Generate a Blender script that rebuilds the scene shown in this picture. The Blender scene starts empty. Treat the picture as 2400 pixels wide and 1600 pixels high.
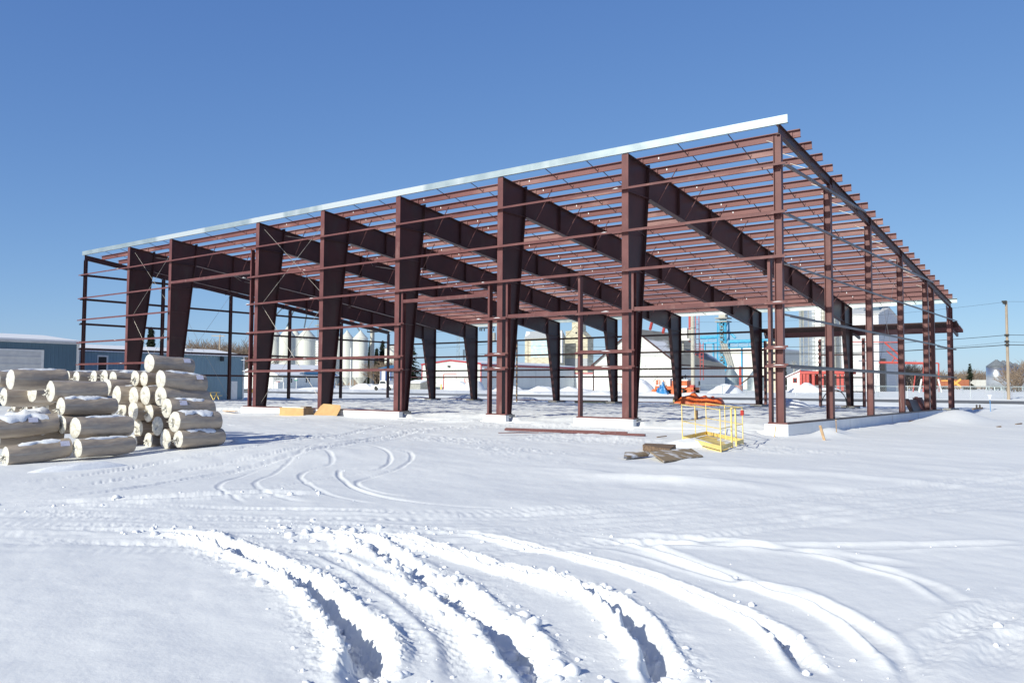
import bpy, math, random
import numpy as np
from mathutils import Vector, Matrix

# ------------------------------------------------------------------ camera, sky, sun, exposure
S = bpy.context.scene
COL = S.collection
F = 1969.29                       # focal length in photo pixels (photo is 2400 wide)
CAM = np.array([10.7773, -29.8598, 1.272])
YAW, PIT, ROL = 0.65724, 0.05303, 0.005343
FW = np.array([-math.sin(YAW)*math.cos(PIT), math.cos(YAW)*math.cos(PIT), math.sin(PIT)])
_rt = np.array([math.cos(YAW), math.sin(YAW), 0.0]); _up = np.cross(_rt, FW)
RT = _rt*math.cos(ROL) + _up*math.sin(ROL); UP = -_rt*math.sin(ROL) + _up*math.cos(ROL)
cd = bpy.data.cameras.new("camera"); cam = bpy.data.objects.new("camera", cd); COL.objects.link(cam)
cd.sensor_width = 36; cd.lens = F/2400*36; cd.clip_start = .1; cd.clip_end = 9000
cam.matrix_world = Matrix(((RT[0], UP[0], -FW[0], CAM[0]), (RT[1], UP[1], -FW[1], CAM[1]), (RT[2], UP[2], -FW[2], CAM[2]), (0, 0, 0, 1)))
S.camera = cam

SUN_EL = math.radians(27.5)
W = bpy.data.worlds.new("World"); S.world = W; W.use_nodes = True
nt = W.node_tree; nt.nodes.clear()
sky = nt.nodes.new('ShaderNodeTexSky'); sky.sky_type = 'NISHITA'; sky.sun_disc = False
sky.sun_elevation = SUN_EL; sky.sun_rotation = math.radians(180); sky.altitude = 400
sky.air_density = 0.6; sky.dust_density = 0.8; sky.ozone_density = 6
bg = nt.nodes.new('ShaderNodeBackground'); bg.inputs[1].default_value = 0.10
wo = nt.nodes.new('ShaderNodeOutputWorld')
sp_ = nt.nodes.new('ShaderNodeSeparateColor'); cb_ = nt.nodes.new('ShaderNodeCombineColor')
nt.links.new(sky.outputs[0], sp_.inputs[0])
for i_, (k_, g_) in enumerate(((1.18, .83), (1.01, .69), (.92, .42))):     # clear winter air: soften the step from zenith to horizon
    m0 = nt.nodes.new('ShaderNodeMath'); m0.operation = 'MULTIPLY'; m0.inputs[1].default_value = .105
    m1 = nt.nodes.new('ShaderNodeMath'); m1.operation = 'POWER'; m1.inputs[1].default_value = g_
    m2 = nt.nodes.new('ShaderNodeMath'); m2.operation = 'MULTIPLY'; m2.inputs[1].default_value = k_*10
    nt.links.new(sp_.outputs[i_], m0.inputs[0]); nt.links.new(m0.outputs[0], m1.inputs[0]); nt.links.new(m1.outputs[0], m2.inputs[0]); nt.links.new(m2.outputs[0], cb_.inputs[i_])
gm_ = nt.nodes.new('ShaderNodeNewGeometry'); sz_ = nt.nodes.new('ShaderNodeSeparateXYZ'); nt.links.new(gm_.outputs['Incoming'], sz_.inputs[0])
mr_ = nt.nodes.new('ShaderNodeMapRange'); mr_.inputs[1].default_value = .42; mr_.inputs[2].default_value = .95; mr_.inputs[3].default_value = 1; mr_.inputs[4].default_value = 0
ab_ = nt.nodes.new('ShaderNodeMath'); ab_.operation = 'ABSOLUTE'; nt.links.new(sz_.outputs[2], ab_.inputs[0]); nt.links.new(ab_.outputs[0], mr_.inputs[0])   # the sky deepens toward the zenith
vm_ = nt.nodes.new('ShaderNodeMixRGB'); vm_.blend_type = 'MULTIPLY'; vm_.inputs[0].default_value = 1
nt.links.new(cb_.outputs[0], vm_.inputs[1]); zc_ = nt.nodes.new('ShaderNodeMixRGB'); zc_.inputs[1].default_value = (.24,.30,.46,1); zc_.inputs[2].default_value = (1,1,1,1); nt.links.new(mr_.outputs[0], zc_.inputs[0]); nt.links.new(zc_.outputs[0], vm_.inputs[2]); nt.links.new(vm_.outputs[0], bg.inputs[0]); nt.links.new(bg.outputs[0], wo.inputs[0])
sl = bpy.data.lights.new("sun", 'SUN'); sl.energy = 4.8; sl.angle = math.radians(0.5); sl.color = (1, .985, .86)
sun = bpy.data.objects.new("sun", sl); COL.objects.link(sun)
ld = Vector((0.045, 1.0, -math.tan(SUN_EL))).normalized()
sun.rotation_euler = ld.to_track_quat('-Z', 'Y').to_euler(); sun.location = (0, -60, 60)
S.view_settings.view_transform = 'Standard'; S.view_settings.look = 'None'
S.view_settings.gamma = 1; S.view_settings.exposure = 0.0

# ------------------------------------------------------------------ helpers
rng = random.Random(7)
def ray(x, y): return FW + RT*(x-1200)/F + UP*(800-y)/F
def aty(x, y, Y): v = ray(x, y); return CAM + v*(Y-CAM[1])/v[1]
def atx(x, y, X): v = ray(x, y); return CAM + v*(X-CAM[0])/v[0]
def atz(x, y, z): v = ray(x, y); return CAM + v*(z-CAM[2])/v[2]
def atd(x, y, d): return CAM + ray(x, y)*d

class MB:
    def __init__(s): s.v = []; s.f = []; s.smooth = False
    def add(s, vs, fs):
        o = len(s.v); s.v += [tuple(map(float, p)) for p in vs]; s.f += [tuple(i+o for i in f) for f in fs]; return s
    def box(s, x0, x1, y0, y1, z0, z1):
        if x0 > x1: x0, x1 = x1, x0
        if y0 > y1: y0, y1 = y1, y0
        if z0 > z1: z0, z1 = z1, z0
        vs = [(x, y, z) for x in (x0, x1) for y in (y0, y1) for z in (z0, z1)]
        return s.add(vs, [(0,1,3,2),(4,6,7,5),(0,4,5,1),(2,3,7,6),(0,2,6,4),(1,5,7,3)])
    def beam(s, p0, p1, w, h, up=(0,0,1)):
        p0 = Vector(p0); p1 = Vector(p1); d = (p1-p0).normalized(); u = Vector(up)
        a = d.cross(u)
        if a.length < 1e-4: a = d.cross(Vector((0,1,0)))
        a.normalize(); b = a.cross(d).normalized(); a *= w/2; b *= h/2
        vs = [p+sa*a+sb*b for p in (p0, p1) for sa, sb in ((-1,-1),(1,-1),(1,1),(-1,1))]
        return s.add(vs, [(3,2,1,0),(4,5,6,7),(0,1,5,4),(1,2,6,5),(2,3,7,6),(3,0,4,7)])
    def cyl(s, p0, p1, r0, r1=None, n=8, cap=True):
        r1 = r0 if r1 is None else r1
        p0 = Vector(p0); p1 = Vector(p1); d = (p1-p0).normalized()
        a = d.cross(Vector((0,0,1)))
        if a.length < 1e-4: a = Vector((1,0,0))
        a.normalize(); b = a.cross(d).normalized()
        vs = []
        for p, r in ((p0, r0), (p1, r1)):
            for i in range(n):
                t = 2*math.pi*i/n; vs.append(p+a*math.cos(t)*r+b*math.sin(t)*r)
        fs = [(i, i+n, (i+1) % n+n, (i+1) % n) for i in range(n)]
        if cap: fs += [tuple(range(n)), tuple(range(2*n-1, n-1, -1))]
        return s.add(vs, fs)
    def prism(s, poly, axis, a0, a1):
        """poly: 2-D points; axis 'x': poly is (y,z); 'y': (x,z); 'z': (x,y)"""
        n = len(poly)
        def P(q, a): return {'x': (a, q[0], q[1]), 'y': (q[0], a, q[1]), 'z': (q[0], q[1], a)}[axis]
        vs = [P(q, a0) for q in poly]+[P(q, a1) for q in poly]
        fs = [(i, (i+1) % n, (i+1) % n+n, i+n) for i in range(n)]+[tuple(range(n-1, -1, -1)), tuple(range(n, 2*n))]
        return s.add(vs, fs)
    def tube(s, pts, r, n=6):
        for a, b in zip(pts[:-1], pts[1:]): s.cyl(a, b, r, r, n)
        return s
    def lathe(s, prof, n=24, c=(0,0,0)):
        vs = []
        for r, z in prof:
            for i in range(n): t = 2*math.pi*i/n; vs.append((c[0]+r*math.cos(t), c[1]+r*math.sin(t), c[2]+z))
        fs = []
        for k in range(len(prof)-1):
            for i in range(n): fs.append((k*n+i, k*n+(i+1) % n, (k+1)*n+(i+1) % n, (k+1)*n+i))
        fs += [tuple(range(n-1, -1, -1)), tuple((len(prof)-1)*n+i for i in range(n))]
        return s.add(vs, fs)
    def build(s, name, mat, parent=None, smooth=False, world=True, kind=None, label=None):
        me = bpy.data.meshes.new(name)
        vs = s.v
        if parent is not None and world:
            q = parent; ox = oy = oz = 0
            while q is not None: ox += q.location.x; oy += q.location.y; oz += q.location.z; q = q.parent
            vs = [(x-ox, y-oy, z-oz) for x, y, z in vs]
        me.from_pydata(vs, [], s.f); me.update()
        import bmesh
        b = bmesh.new(); b.from_mesh(me); bmesh.ops.recalc_face_normals(b, faces=b.faces[:]); b.to_mesh(me); b.free()
        if mat: me.materials.append(mat)
        if smooth: me.polygons.foreach_set('use_smooth', [True]*len(me.polygons))
        o = bpy.data.objects.new(name, me); COL.objects.link(o)
        if parent is not None: o.parent = parent
        if kind: o['kind'] = kind
        if label: o['label'] = label
        return o

def thing(name, label, cat, loc=(0,0,0), group=None, rz=0):
    o = bpy.data.objects.new(name, None); COL.objects.link(o); o.empty_display_size = .3
    o.location = tuple(map(float, loc)); o.rotation_euler = (0, 0, rz); o['label'] = label; o['category'] = cat
    if group: o['group'] = group
    return o
def tag(o, label, cat, group=None, kind=None):
    o['label'] = label; o['category'] = cat
    if group: o['group'] = group
    if kind: o['kind'] = kind
    return o
def copy_tree(o, parent=None):
    c = o.copy(); COL.objects.link(c); c.parent = parent
    for ch in list(o.children): copy_tree(ch, c)
    return c

# ------------------------------------------------------------------ materials
def pm(name, c1, c2=None, scale=3.0, rough=.6, metal=0.0, bump=0.0, bscale=None, stretch=(1,1,1), detail=5, ribs=None, spec=.5, lo=.35, hi=.65, extra=None, subs=0):
    m = bpy.data.materials.new(name); m.use_nodes = True; n = m.node_tree.nodes; L = m.node_tree.links
    p = n['Principled BSDF']; p.inputs['Roughness'].default_value = rough; p.inputs['Metallic'].default_value = metal
    p.inputs['Specular IOR Level'].default_value = spec
    tc = n.new('ShaderNodeTexCoord'); mp = n.new('ShaderNodeMapping'); mp.inputs['Scale'].default_value = stretch
    L.new(tc.outputs['Object'], mp.inputs[0])
    out = None
    c2 = c2 or tuple(x*.82 for x in c1)
    nz = n.new('ShaderNodeTexNoise'); nz.inputs['Scale'].default_value = scale; nz.inputs['Detail'].default_value = detail
    L.new(mp.outputs[0], nz.inputs['Vector'])
    cr = n.new('ShaderNodeValToRGB'); cr.color_ramp.elements[0].position = lo; cr.color_ramp.elements[1].position = hi
    cr.color_ramp.elements[0].color = (*c2, 1); cr.color_ramp.elements[1].color = (*c1, 1)
    L.new(nz.outputs['Fac'], cr.inputs[0]); colr = cr.outputs[0]
    if extra:   # (colour, scale, lo, hi, stretch): patches of a second finish
        ec, es, el, eh, est = extra
        m2 = n.new('ShaderNodeMapping'); m2.inputs['Scale'].default_value = est; L.new(tc.outputs['Object'], m2.inputs[0])
        n2 = n.new('ShaderNodeTexNoise'); n2.inputs['Scale'].default_value = es; n2.inputs['Detail'].default_value = 6
        L.new(m2.outputs[0], n2.inputs['Vector'])
        r2 = n.new('ShaderNodeMapRange'); r2.inputs[1].default_value = el; r2.inputs[2].default_value = eh
        L.new(n2.outputs['Fac'], r2.inputs[0])
        mx = n.new('ShaderNodeMixRGB'); mx.inputs[2].default_value = (*ec, 1)
        L.new(r2.outputs[0], mx.inputs[0]); L.new(colr, mx.inputs[1]); colr = mx.outputs[0]
    L.new(colr, p.inputs['Base Color'])
    hgt = None
    if ribs:    # (axis, spacing, depth): rolled metal ribs
        ax, sp, dp = ribs
        sx = n.new('ShaderNodeSeparateXYZ'); L.new(tc.outputs['Object'], sx.inputs[0])
        mt = n.new('ShaderNodeMath'); mt.operation = 'MULTIPLY'; mt.inputs[1].default_value = 2*math.pi/sp
        if ax == 'XY':
            ad = n.new('ShaderNodeMath'); ad.operation = 'ADD'; L.new(sx.outputs[0], ad.inputs[0]); L.new(sx.outputs[1], ad.inputs[1]); L.new(ad.outputs[0], mt.inputs[0])
        else: L.new(sx.outputs['XYZ'.index(ax)], mt.inputs[0])
        si = n.new('ShaderNodeMath'); si.operation = 'SINE'; L.new(mt.outputs[0], si.inputs[0])
        pw = n.new('ShaderNodeMath'); pw.operation = 'MAXIMUM'; pw.inputs[1].default_value = .2; L.new(si.outputs[0], pw.inputs[0])
        bp = n.new('ShaderNodeBump'); bp.inputs['Distance'].default_value = dp; bp.inputs['Strength'].default_value = 1
        L.new(pw.outputs[0], bp.inputs['Height']); hgt = bp.outputs[0]
    if bump:
        nb = n.new('ShaderNodeTexNoise'); nb.inputs['Scale'].default_value = bscale or scale*4; nb.inputs['Detail'].default_value = 6
        L.new(mp.outputs[0], nb.inputs['Vector'])
        b2 = n.new('ShaderNodeBump'); b2.inputs['Distance'].default_value = bump; b2.inputs['Strength'].default_value = 1
        L.new(nb.outputs['Fac'], b2.inputs['Height'])
        if hgt: L.new(hgt, b2.inputs['Normal'])
        hgt = b2.outputs[0]
    if hgt: L.new(hgt, p.inputs['Normal'])
    return m

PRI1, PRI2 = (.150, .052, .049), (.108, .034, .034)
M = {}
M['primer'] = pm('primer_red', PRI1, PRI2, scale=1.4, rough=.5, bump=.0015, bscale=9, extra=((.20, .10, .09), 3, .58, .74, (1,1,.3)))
M['primer_dark'] = pm('primer_brown_shade', (.062, .021, .021), (.04, .016, .017), scale=.8, rough=.42, bump=.0015, bscale=8, extra=((.055, .034, .03), 1.6, .55, .75, (1,1,.4)))  # red primer with the shade of the webs in its colour; brown steel too
M['purlin'] = pm('purlin_red', (.195, .078, .074), (.14, .050, .051), scale=.6, rough=.55, stretch=(.25,1,1), extra=((.26, .135, .125), .35, .55, .62, (.6,1,1)))
M['galv'] = pm('galvanised', (.43, .50, .52), (.33, .40, .43), scale=1.3, rough=.45, metal=.6, stretch=(1,1,1), extra=((.62, .66, .66), .12, .5, .53, (1,.1,.1)))
M['girt_gal'] = pm('weathered_steel', (.20, .17, .17), (.13, .10, .10), scale=2.5, rough=.42, metal=.3, stretch=(1,.3,1))
M['rod'] = pm('rod_steel', (.48, .44, .40), rough=.4, metal=.5)
M['foam'] = pm('foundation_foam', (.86, .86, .85), (.79, .80, .80), scale=2.2, rough=.85, bump=.003, bscale=14, extra=((.60, .58, .54), 1.1, .62, .8, (1,1,.15)))
M['concrete'] = pm('concrete', (.42, .41, .37), (.30, .29, .27), scale=4, rough=.9, bump=.004)
M['snow'] = pm('snow_clean', (.86, .87, .89), (.83, .84, .87), scale=6, rough=.75, bump=.006, bscale=18, spec=.25)

def snow_ground():
    m = bpy.data.materials.new('snow_field'); m.use_nodes = True; n = m.node_tree.nodes; L = m.node_tree.links
    p = n['Principled BSDF']; p.inputs['Roughness'].default_value = .7; p.inputs['Specular IOR Level'].default_value = .25
    tc = n.new('ShaderNodeTexCoord')
    def noise(sc, det, st=(1,1,1)):
        mp = n.new('ShaderNodeMapping'); mp.inputs['Scale'].default_value = st; L.new(tc.outputs['Object'], mp.inputs[0])
        z = n.new('ShaderNodeTexNoise'); z.inputs['Scale'].default_value = sc; z.inputs['Detail'].default_value = det; L.new(mp.outputs[0], z.inputs['Vector']); return z
    a = noise(.35, 6)
    cr = n.new('ShaderNodeValToRGB'); e = cr.color_ramp.elements
    e[0].position = .3; e[0].color = (.815, .825, .83, 1); e[1].position = .7; e[1].color = (.87, .875, .868, 1)
    L.new(a.outputs['Fac'], cr.inputs[0]); L.new(cr.outputs[0], p.inputs['Base Color'])
    b1 = noise(3.2, 8, (1, .6, 1)); b2 = noise(38, 5); b3 = noise(170, 3)
    prev = None
    for z, d in ((b1, .014), (b2, .0022), (b3, .0009)):
        b = n.new('ShaderNodeBump'); b.inputs['Strength'].default_value = 1; b.inputs['Distance'].default_value = d
        L.new(z.outputs['Fac'], b.inputs['Height'])
        if prev: L.new(prev, b.inputs['Normal'])
        prev = b.outputs[0]
    L.new(prev, p.inputs['Normal'])
    return m
M['ground'] = snow_ground()

# ------------------------------------------------------------------ ground
def h2(ix, iy, s):
    v = np.sin(ix*127.1+iy*311.7+s*74.7)*43758.5453
    return v-np.floor(v)
def vn(x, y, s=0):
    ix = np.floor(x); iy = np.floor(y); fx = x-ix; fy = y-iy
    u = fx*fx*fx*(fx*(fx*6-15)+10); v = fy*fy*fy*(fy*(fy*6-15)+10)
    a = h2(ix, iy, s); b = h2(ix+1, iy, s); c = h2(ix, iy+1, s); d = h2(ix+1, iy+1, s)
    return (a*(1-u)+b*u)*(1-v)+(c*(1-u)+d*u)*v-.5
def fbm(x, y, s=0, o=4, g=.5):
    r = 0; a = 1
    for i in range(o):
        r = r+a*vn(x, y, s+i*3.1); x, y = x*1.93+y*.31+7.3, y*1.93-x*.31+3.7; a *= g
    return r
def billow(x, y, s=0, o=3):
    r = 0; a = 1
    for i in range(o):
        r = r+a*(1-np.abs(vn(x, y, s+i*5.3))*4); x, y = x*2.03+11, y*2.03+5; a *= .5
    return r
def ss(a, b, x): t = np.clip((x-a)/(b-a), 0, 1); return t*t*(3-2*t)
GZ = -.45
def base_h(X, Y):
    X = np.asarray(X, float); Y = np.asarray(Y, float)
    h = np.full(np.broadcast(X, Y).shape, GZ)
    h = h-.17*ss(-15, -20, Y)*ss(-1, -7, X)
    inside = ss(-.05, .25, Y)*ss(33.2, 30.5, Y)*ss(-53.6, -52.3, X)*ss(.25, -.35, X)
    h = h*(1-inside)+(-.15)*inside
    # drifts against the foundation
    h = h+.10*ss(-1.6, -.4, Y)*ss(-20, -33, X)*ss(0.0, -.3, Y)
    sill = ss(-18.9,-18.6,X)*ss(-13.7,-13.9,X)+ss(-12.2,-12,X)*ss(-8.8,-9,X)+ss(-5.8,-5.6,X)*ss(-.6,-.8,X)
    h = h-sill*.15*ss(1.6, .3, Y)*inside
    h = h+sill*.09*np.exp(-((Y+.62)/.45)**2)*ss(-.02,-.3,Y)
    h = h+.09*ss(-2.6,-.5,Y)*ss(0,-.3,Y)*ss(-53,-50,X)*ss(.2,-.6,X)*(.6+1.6*vn(X*.6, Y*.8, 19))
    # bank up to the road, road bed, fields behind
    far = ss(33, 36, Y)
    h = h*(1-far)+(-.30)*far
    h = h+.30*ss(45.2, 50, Y)
    h = h+.04*np.exp(-((Y-49.2)/.9)**2)
    h = h+.24*ss(63.4, 66.5, Y)+.30*ss(66, 82, Y)+.35*ss(82, 200, Y)+.35*ss(200, 600, Y)
    left = ss(-60, -75, X)*ss(50, 45, Y)
    h = h+left*.05
    # wide mound right of the end wall, and a smaller one by the road
    def G(cx, cy, sx, sy, a): return a*np.exp(-(((X-cx)/sx)**2+((Y-cy)/sy)**2))
    h = h+G(2.5, 18.0, 1.3, 3.0, .62)+G(1.9, 14, .9, 3.0, .10)
    h = h+G(4.6, 35, 3.4, 5, .42)+G(8.5, 31, 2.5, 5, .25)
    h = h+G(1.3, 1.2, .5, 1.3, .28)+G(1.3, 9.0, .45, 2.5, .12)
    h = h+G(-15.2, 2.4, .6, 1.5, .12)
    for cx_, cy_, sx_, sy_, a_ in ((3.2,-15.6,1.6,.35,.10),(5.2,-13.0,2.6,.4,.09),(1.2,-15.2,1.0,.25,.05),(-2.5,-5.2,2.4,.5,.06)):
        h = h+G(cx_, cy_, sx_, sy_, a_)
    return h
def path(pts): return [tuple(atz(x, y, GZ-.02)[:2]) for x, y in pts]
TR = []  # (polyline, half width, depth, berm height left, berm height right, lumpiness, tread)
def track(pts, w, d, bl, br, lump, tread=0): TR.append((path(pts), w, d*.72, bl*.5, br*.52, lump, tread))
# deep ruts that curve toward the viewer
track([(300,1248),(430,1256),(510,1280),(590,1310),(658,1345),(716,1380),(800,1446),(840,1492),(868,1540),(862,1580),(838,1640)], .11, .26, .05, .12, 1.1)
track([(620,1275),(740,1300),(840,1345),(915,1392),(985,1440),(1045,1500),(1075,1560),(1080,1640)], .08, .03, .02, .02, .5, .3)
track([(930,1300),(1010,1345),(1080,1390),(1150,1450),(1200,1500)], .08, .03, .03, .02, .4, .2)
track([(640,1240),(790,1262),(880,1292),(945,1330),(1015,1375),(1100,1440),(1170,1490),(1225,1545),(1262,1600),(1280,1650)], .12, .18, .07, .11, 1.6)
track([(820,1240),(930,1262),(1030,1288),(1120,1320),(1230,1352),(1330,1382),(1415,1412),(1468,1452),(1508,1502),(1545,1560),(1568,1640)], .085, .17, .05, .13, 1.1)
track([(980,1235),(1120,1255),(1230,1278),(1340,1303),(1470,1337),(1570,1372),(1640,1402),(1740,1444),(1812,1484),(1868,1536),(1938,1610)], .08, .10, .02, .09, .7)
track([(1270,1240),(1400,1258),(1506,1279),(1659,1330),(1812,1386),(1900,1412),(1965,1440),(2040,1490),(2110,1560),(2150,1620)], .08, .03, .01, .06, .55)
track([(1700,1270),(1900,1300),(2060,1340),(2180,1380),(2270,1440)], .08, .02, .01, .045, .2)
track([(1300,1262),(1500,1300),(1700,1360),(1850,1390),(2010,1470),(2080,1540)], .08, .02, .02, .03, .2)
track([(2440,1375),(2330,1440),(2240,1490),(2160,1548),(2080,1640)], .13, .03, .04, .04, .8, .3)
track([(2440,1400),(2390,1450),(2345,1520),(2310,1620)], .12, .03, .02, .02, .1, .2)
STREAK = [([(-100,1228),(300,1240),(700,1246),(1100,1246),(1500,1226),(1900,1192),(2500,1140)], 1.5, .020), ([(-60,1150),(150,1132),(330,1112),(480,1094),(640,1068),(800,1044),(930,1020),(1040,1000)], 1.1, .014)]
# packed lane crossing the picture
for dy in (-6, 8, 22, 37, 52, 68, 82, 100):
    track([(-80,1172+dy+7*math.sin(dy)),(300,1188+dy+9*math.sin(dy*2)),(700,1200+dy+8*math.sin(dy*3)),(1100,1203+dy*.95+6*math.cos(dy)),(1500,1190+dy*.85),(1900,1160+dy*.8+7*math.sin(dy*5)),(2480,1104+dy*.75)], .10, .010, .008, .005, .2, .45)
track([(-80,1190),(300,1178),(620,1160),(760,1164)], .2, .05, .05, .05, 1.1)
track([(1240,1270),(1500,1272),(1800,1282),(2100,1290),(2440,1282)], .12, .035, .03, .03, .2)
track([(1300,1262),(1600,1262),(1900,1300),(2200,1345)], .12, .03, .03, .03, .2)
# tread prints from the rolls toward the building
track([(-60,1118),(150,1102),(300,1082),(422,1067),(527,1057),(657,1039),(785,1021),(900,1001),(1010,988)], .16, .045, .02, .02, .2, 1)
track([(-60,1140),(180,1118),(330,1100),(480,1082),(640,1062),(800,1040),(930,1016),(1030,1000)], .16, .035, .02, .02, .2, 1)
track([(-60,1182),(150,1165),(300,1144),(402,1120),(504,1103),(632,1077),(759,1054),(887,1029),(1000,1005)], .17, .05, .03, .03, .3, 1)
# turning curves
track([(840,1040),(880,1050),(907,1062),(915,1076),(893,1097),(816,1112),(740,1127),(650,1144),(560,1150),(470,1146)], .05, .028, .005, .003, .1)
track([(1000,1090),(900,1098),(806,1097),(794,1108),(801,1122),(832,1148),(918,1173),(1050,1190),(1240,1196)], .05, .028, .005, .006, .1)
track([(700,1050),(760,1060),(778,1074),(770,1086),(716,1100),(704,1118),(730,1143),(790,1170),(900,1190)], .05, .022, .004, .004, .1)
track([(740,1040),(690,1070),(650,1098),(606,1126),(600,1142),(640,1166),(740,1186)], .05, .018, .003, .004, .1)
track([(860,1052),(960,1064),(940,1095),(850,1122),(842,1140),(900,1160),(1010,1172)], .05, .025, .004, .006, .1)
track([(620,1085),(560,1112),(516,1138),(520,1156),(580,1186)], .05, .018, .003, .004, .2)

def tracks_h(X, Y):
    dh = np.zeros_like(X); rough = np.zeros_like(X); flat = np.zeros_like(X)
    for pts, w, d, bl, br, lump, tread in TR:
        P = np.array(pts); m = w*4.5
        sel = (X > P[:,0].min()-m) & (X < P[:,0].max()+m) & (Y > P[:,1].min()-m) & (Y < P[:,1].max()+m)
        idx = np.nonzero(sel)[0]
        if not len(idx): continue
        # smooth the polyline
        Q = [P[0]]
        for i in range(len(P)-1):
            p0 = P[max(i-1,0)]; p1 = P[i]; p2 = P[i+1]; p3 = P[min(i+2,len(P)-1)]
            for t in (.25,.5,.75,1.0):
                Q.append(.5*((2*p1)+(-p0+p2)*t+(2*p0-5*p1+4*p2-p3)*t*t+(-p0+3*p1-3*p2+p3)*t**3))
        Q = np.array(Q); x = X[idx]; y = Y[idx]
        wob = .25*w*vn(x*1.9, y*1.9, 50+w*100)*2+.12*w*vn(x*7, y*7, 90)
        best = np.full(x.shape, 1e9); sd = np.zeros_like(x); sp = np.zeros_like(x); acc = 0
        for a, b in zip(Q[:-1], Q[1:]):
            e = b-a; l = math.hypot(*e); e = e/max(l,1e-6)
            t = np.clip((x-a[0])*e[0]+(y-a[1])*e[1], 0, l)
            dx = x-a[0]-t*e[0]; dy = y-a[1]-t*e[1]; D = np.hypot(dx, dy); k = D < best
            best[k] = D[k]; sd[k] = np.sign(e[0]*dy-e[1]*dx)[k]; sp[k] = (acc+t)[k]; acc += l
        fade = ss(0, 2.2, sp)*ss(0, .8, acc-sp)*(.55+.9*np.clip(vn(sp*.7, sp*0+w*31, 61)+.5, 0, 1))
        D = best+wob*1.3
        trench = -d*np.exp(-(np.maximum(D,0)/w)**3)
        lm = billow(x*4.2, y*4.2, 7, 3)*.35+fbm(x*2.1, y*2.1, 33, 3)*.9
        side = np.where(sd > 0, bl, br)
        berm = side*np.exp(-((D-1.55*w)/(.62*w))**2)*(1+.55*lump*lm)
        bottom = np.exp(-(D/w)**4)
        dh[idx] += fade*(trench*(1+.25*lump*lm)+berm)
        rough[idx] = np.maximum(rough[idx], fade*lump*np.exp(-(D/(2.6*w))**2)*min(1, (abs(d)+bl+br)*3))
        if tread:
            cross = sd*best
            tr = np.sin(sp*2*math.pi/.17+np.abs(cross)/w*2.2)*np.clip(np.cos(cross/w*9)*1.6+.4, -.3, 1)
            dh[idx] += fade*tread*.010*bottom*tr*(.5+1.2*(vn(x*1.3, y*1.3, 5)+.5))
        flat[idx] = np.maximum(flat[idx], fade*bottom)
    for pts, wd, amp in STREAK:
        P = np.array(path(pts)); best = np.full(X.shape, 1e9); sd = np.zeros_like(X); sp = np.zeros_like(X); acc = 0
        for a, b in zip(P[:-1], P[1:]):
            e = b-a; l = math.hypot(*e); e = e/l; t = np.clip((X-a[0])*e[0]+(Y-a[1])*e[1], 0, l); dx = X-a[0]-t*e[0]; dy = Y-a[1]-t*e[1]; D = np.hypot(dx, dy); k = D < best
            best[k] = D[k]; sd[k] = np.sign(e[0]*dy-e[1]*dx)[k]; sp[k] = (acc+t)[k]; acc += l
        c = sd*best; m_ = ss(wd*1.15, wd*.75, best); fine = vn(sp*7, c*16, 6)
        dh = dh+m_*amp*(1.1*fbm(c*3.2+.5*vn(sp*.3, sp*0, 8), sp*.22, 71, 4)+.22*np.sin(sp*2*math.pi/.13+c*9+5*vn(sp*.9, c*3, 83))*np.maximum(vn(c*3.6, sp*.25, 81)*3-.2, 0)+.30*fine+.25*fbm(sp*3, c*6, 85, 3))-m_*.012
    return dh, rough, flat

def ground_h(X, Y, detail=True):
    h = base_h(X, Y)
    r = np.hypot(X-CAM[0], Y-CAM[1])
    south = ss(.1, -.8, Y); inside = ss(.2, 1.2, Y)*ss(52, 46, Y)*ss(2, -.5, X)
    h = h+.10*fbm(X*.13, Y*.13, 1, 3)*ss(2, 8, r)*south
    h = h+.035*fbm(X*.55+.3*Y, Y*.9, 2, 4)*(1-.6*ss(-16, -22, Y))
    # wind drift ripples
    w1 = fbm(X*.45+Y*.9, Y*.35-X*.7, 9, 3)
    h = h+.022*np.maximum(w1, 0)*south
    # churned snow under the roof
    h = h+inside*(.085*fbm(X*.7, Y*.55, 11, 4)+.035*np.maximum(billow(X*1.1, Y*1.1, 15, 3), 0))
    rf = np.zeros_like(h)
    fieldm = ss(64, 68, Y)
    h = h+fieldm*.10*fbm(X*.25, Y*.25, 21, 3)
    # rough, broken crust patches in front of the openings
    pat = ss(.10, .40, fbm(X*.33, Y*.33, 27, 3))*south*ss(30, 22, np.hypot(X+3, Y+4))
    h = h+pat*.05*np.maximum(billow(X*3, Y*3, 23, 3)*.6, 0)*ss(-16, -11, Y)
    # ploughed banks on both sides of the road
    bank = np.exp(-((Y-65.6)/1.2)**2)*ss(-28, -34, X)
    h = h+bank*(.35+.5*fbm(X*.5, Y*.5, 31, 4))
    road = ss(50.2, 50.9, Y)*ss(63.6, 62.8, Y)
    h = h*(1-road)+(.03)*road
    if detail:
        near = (r < 45) & (Y < 1)
        if near.any():
            x = X[near]; y = Y[near]
            dh, ro, fl = tracks_h(x, y)
            ro = ro*(.6+.8*ss(-.2,.3,vn(x*.8, y*.8, 77)))
            dh = dh+ro*(.05*fbm(x*3.7, y*3.7, 40, 3)+.030*billow(x*6, y*6, 41, 2)*.6+.028*np.maximum(billow(x*13, y*13, 43, 3), 0)*.7+.03*fbm(x*19, y*19, 45, 4))
            h[near] += dh
            h[near] += .004*fbm(x*6, y*6, 47, 4)
    return h

def gh(x, y): return float(ground_h(np.array([float(x)]), np.array([float(y)]), False)[0])

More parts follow.
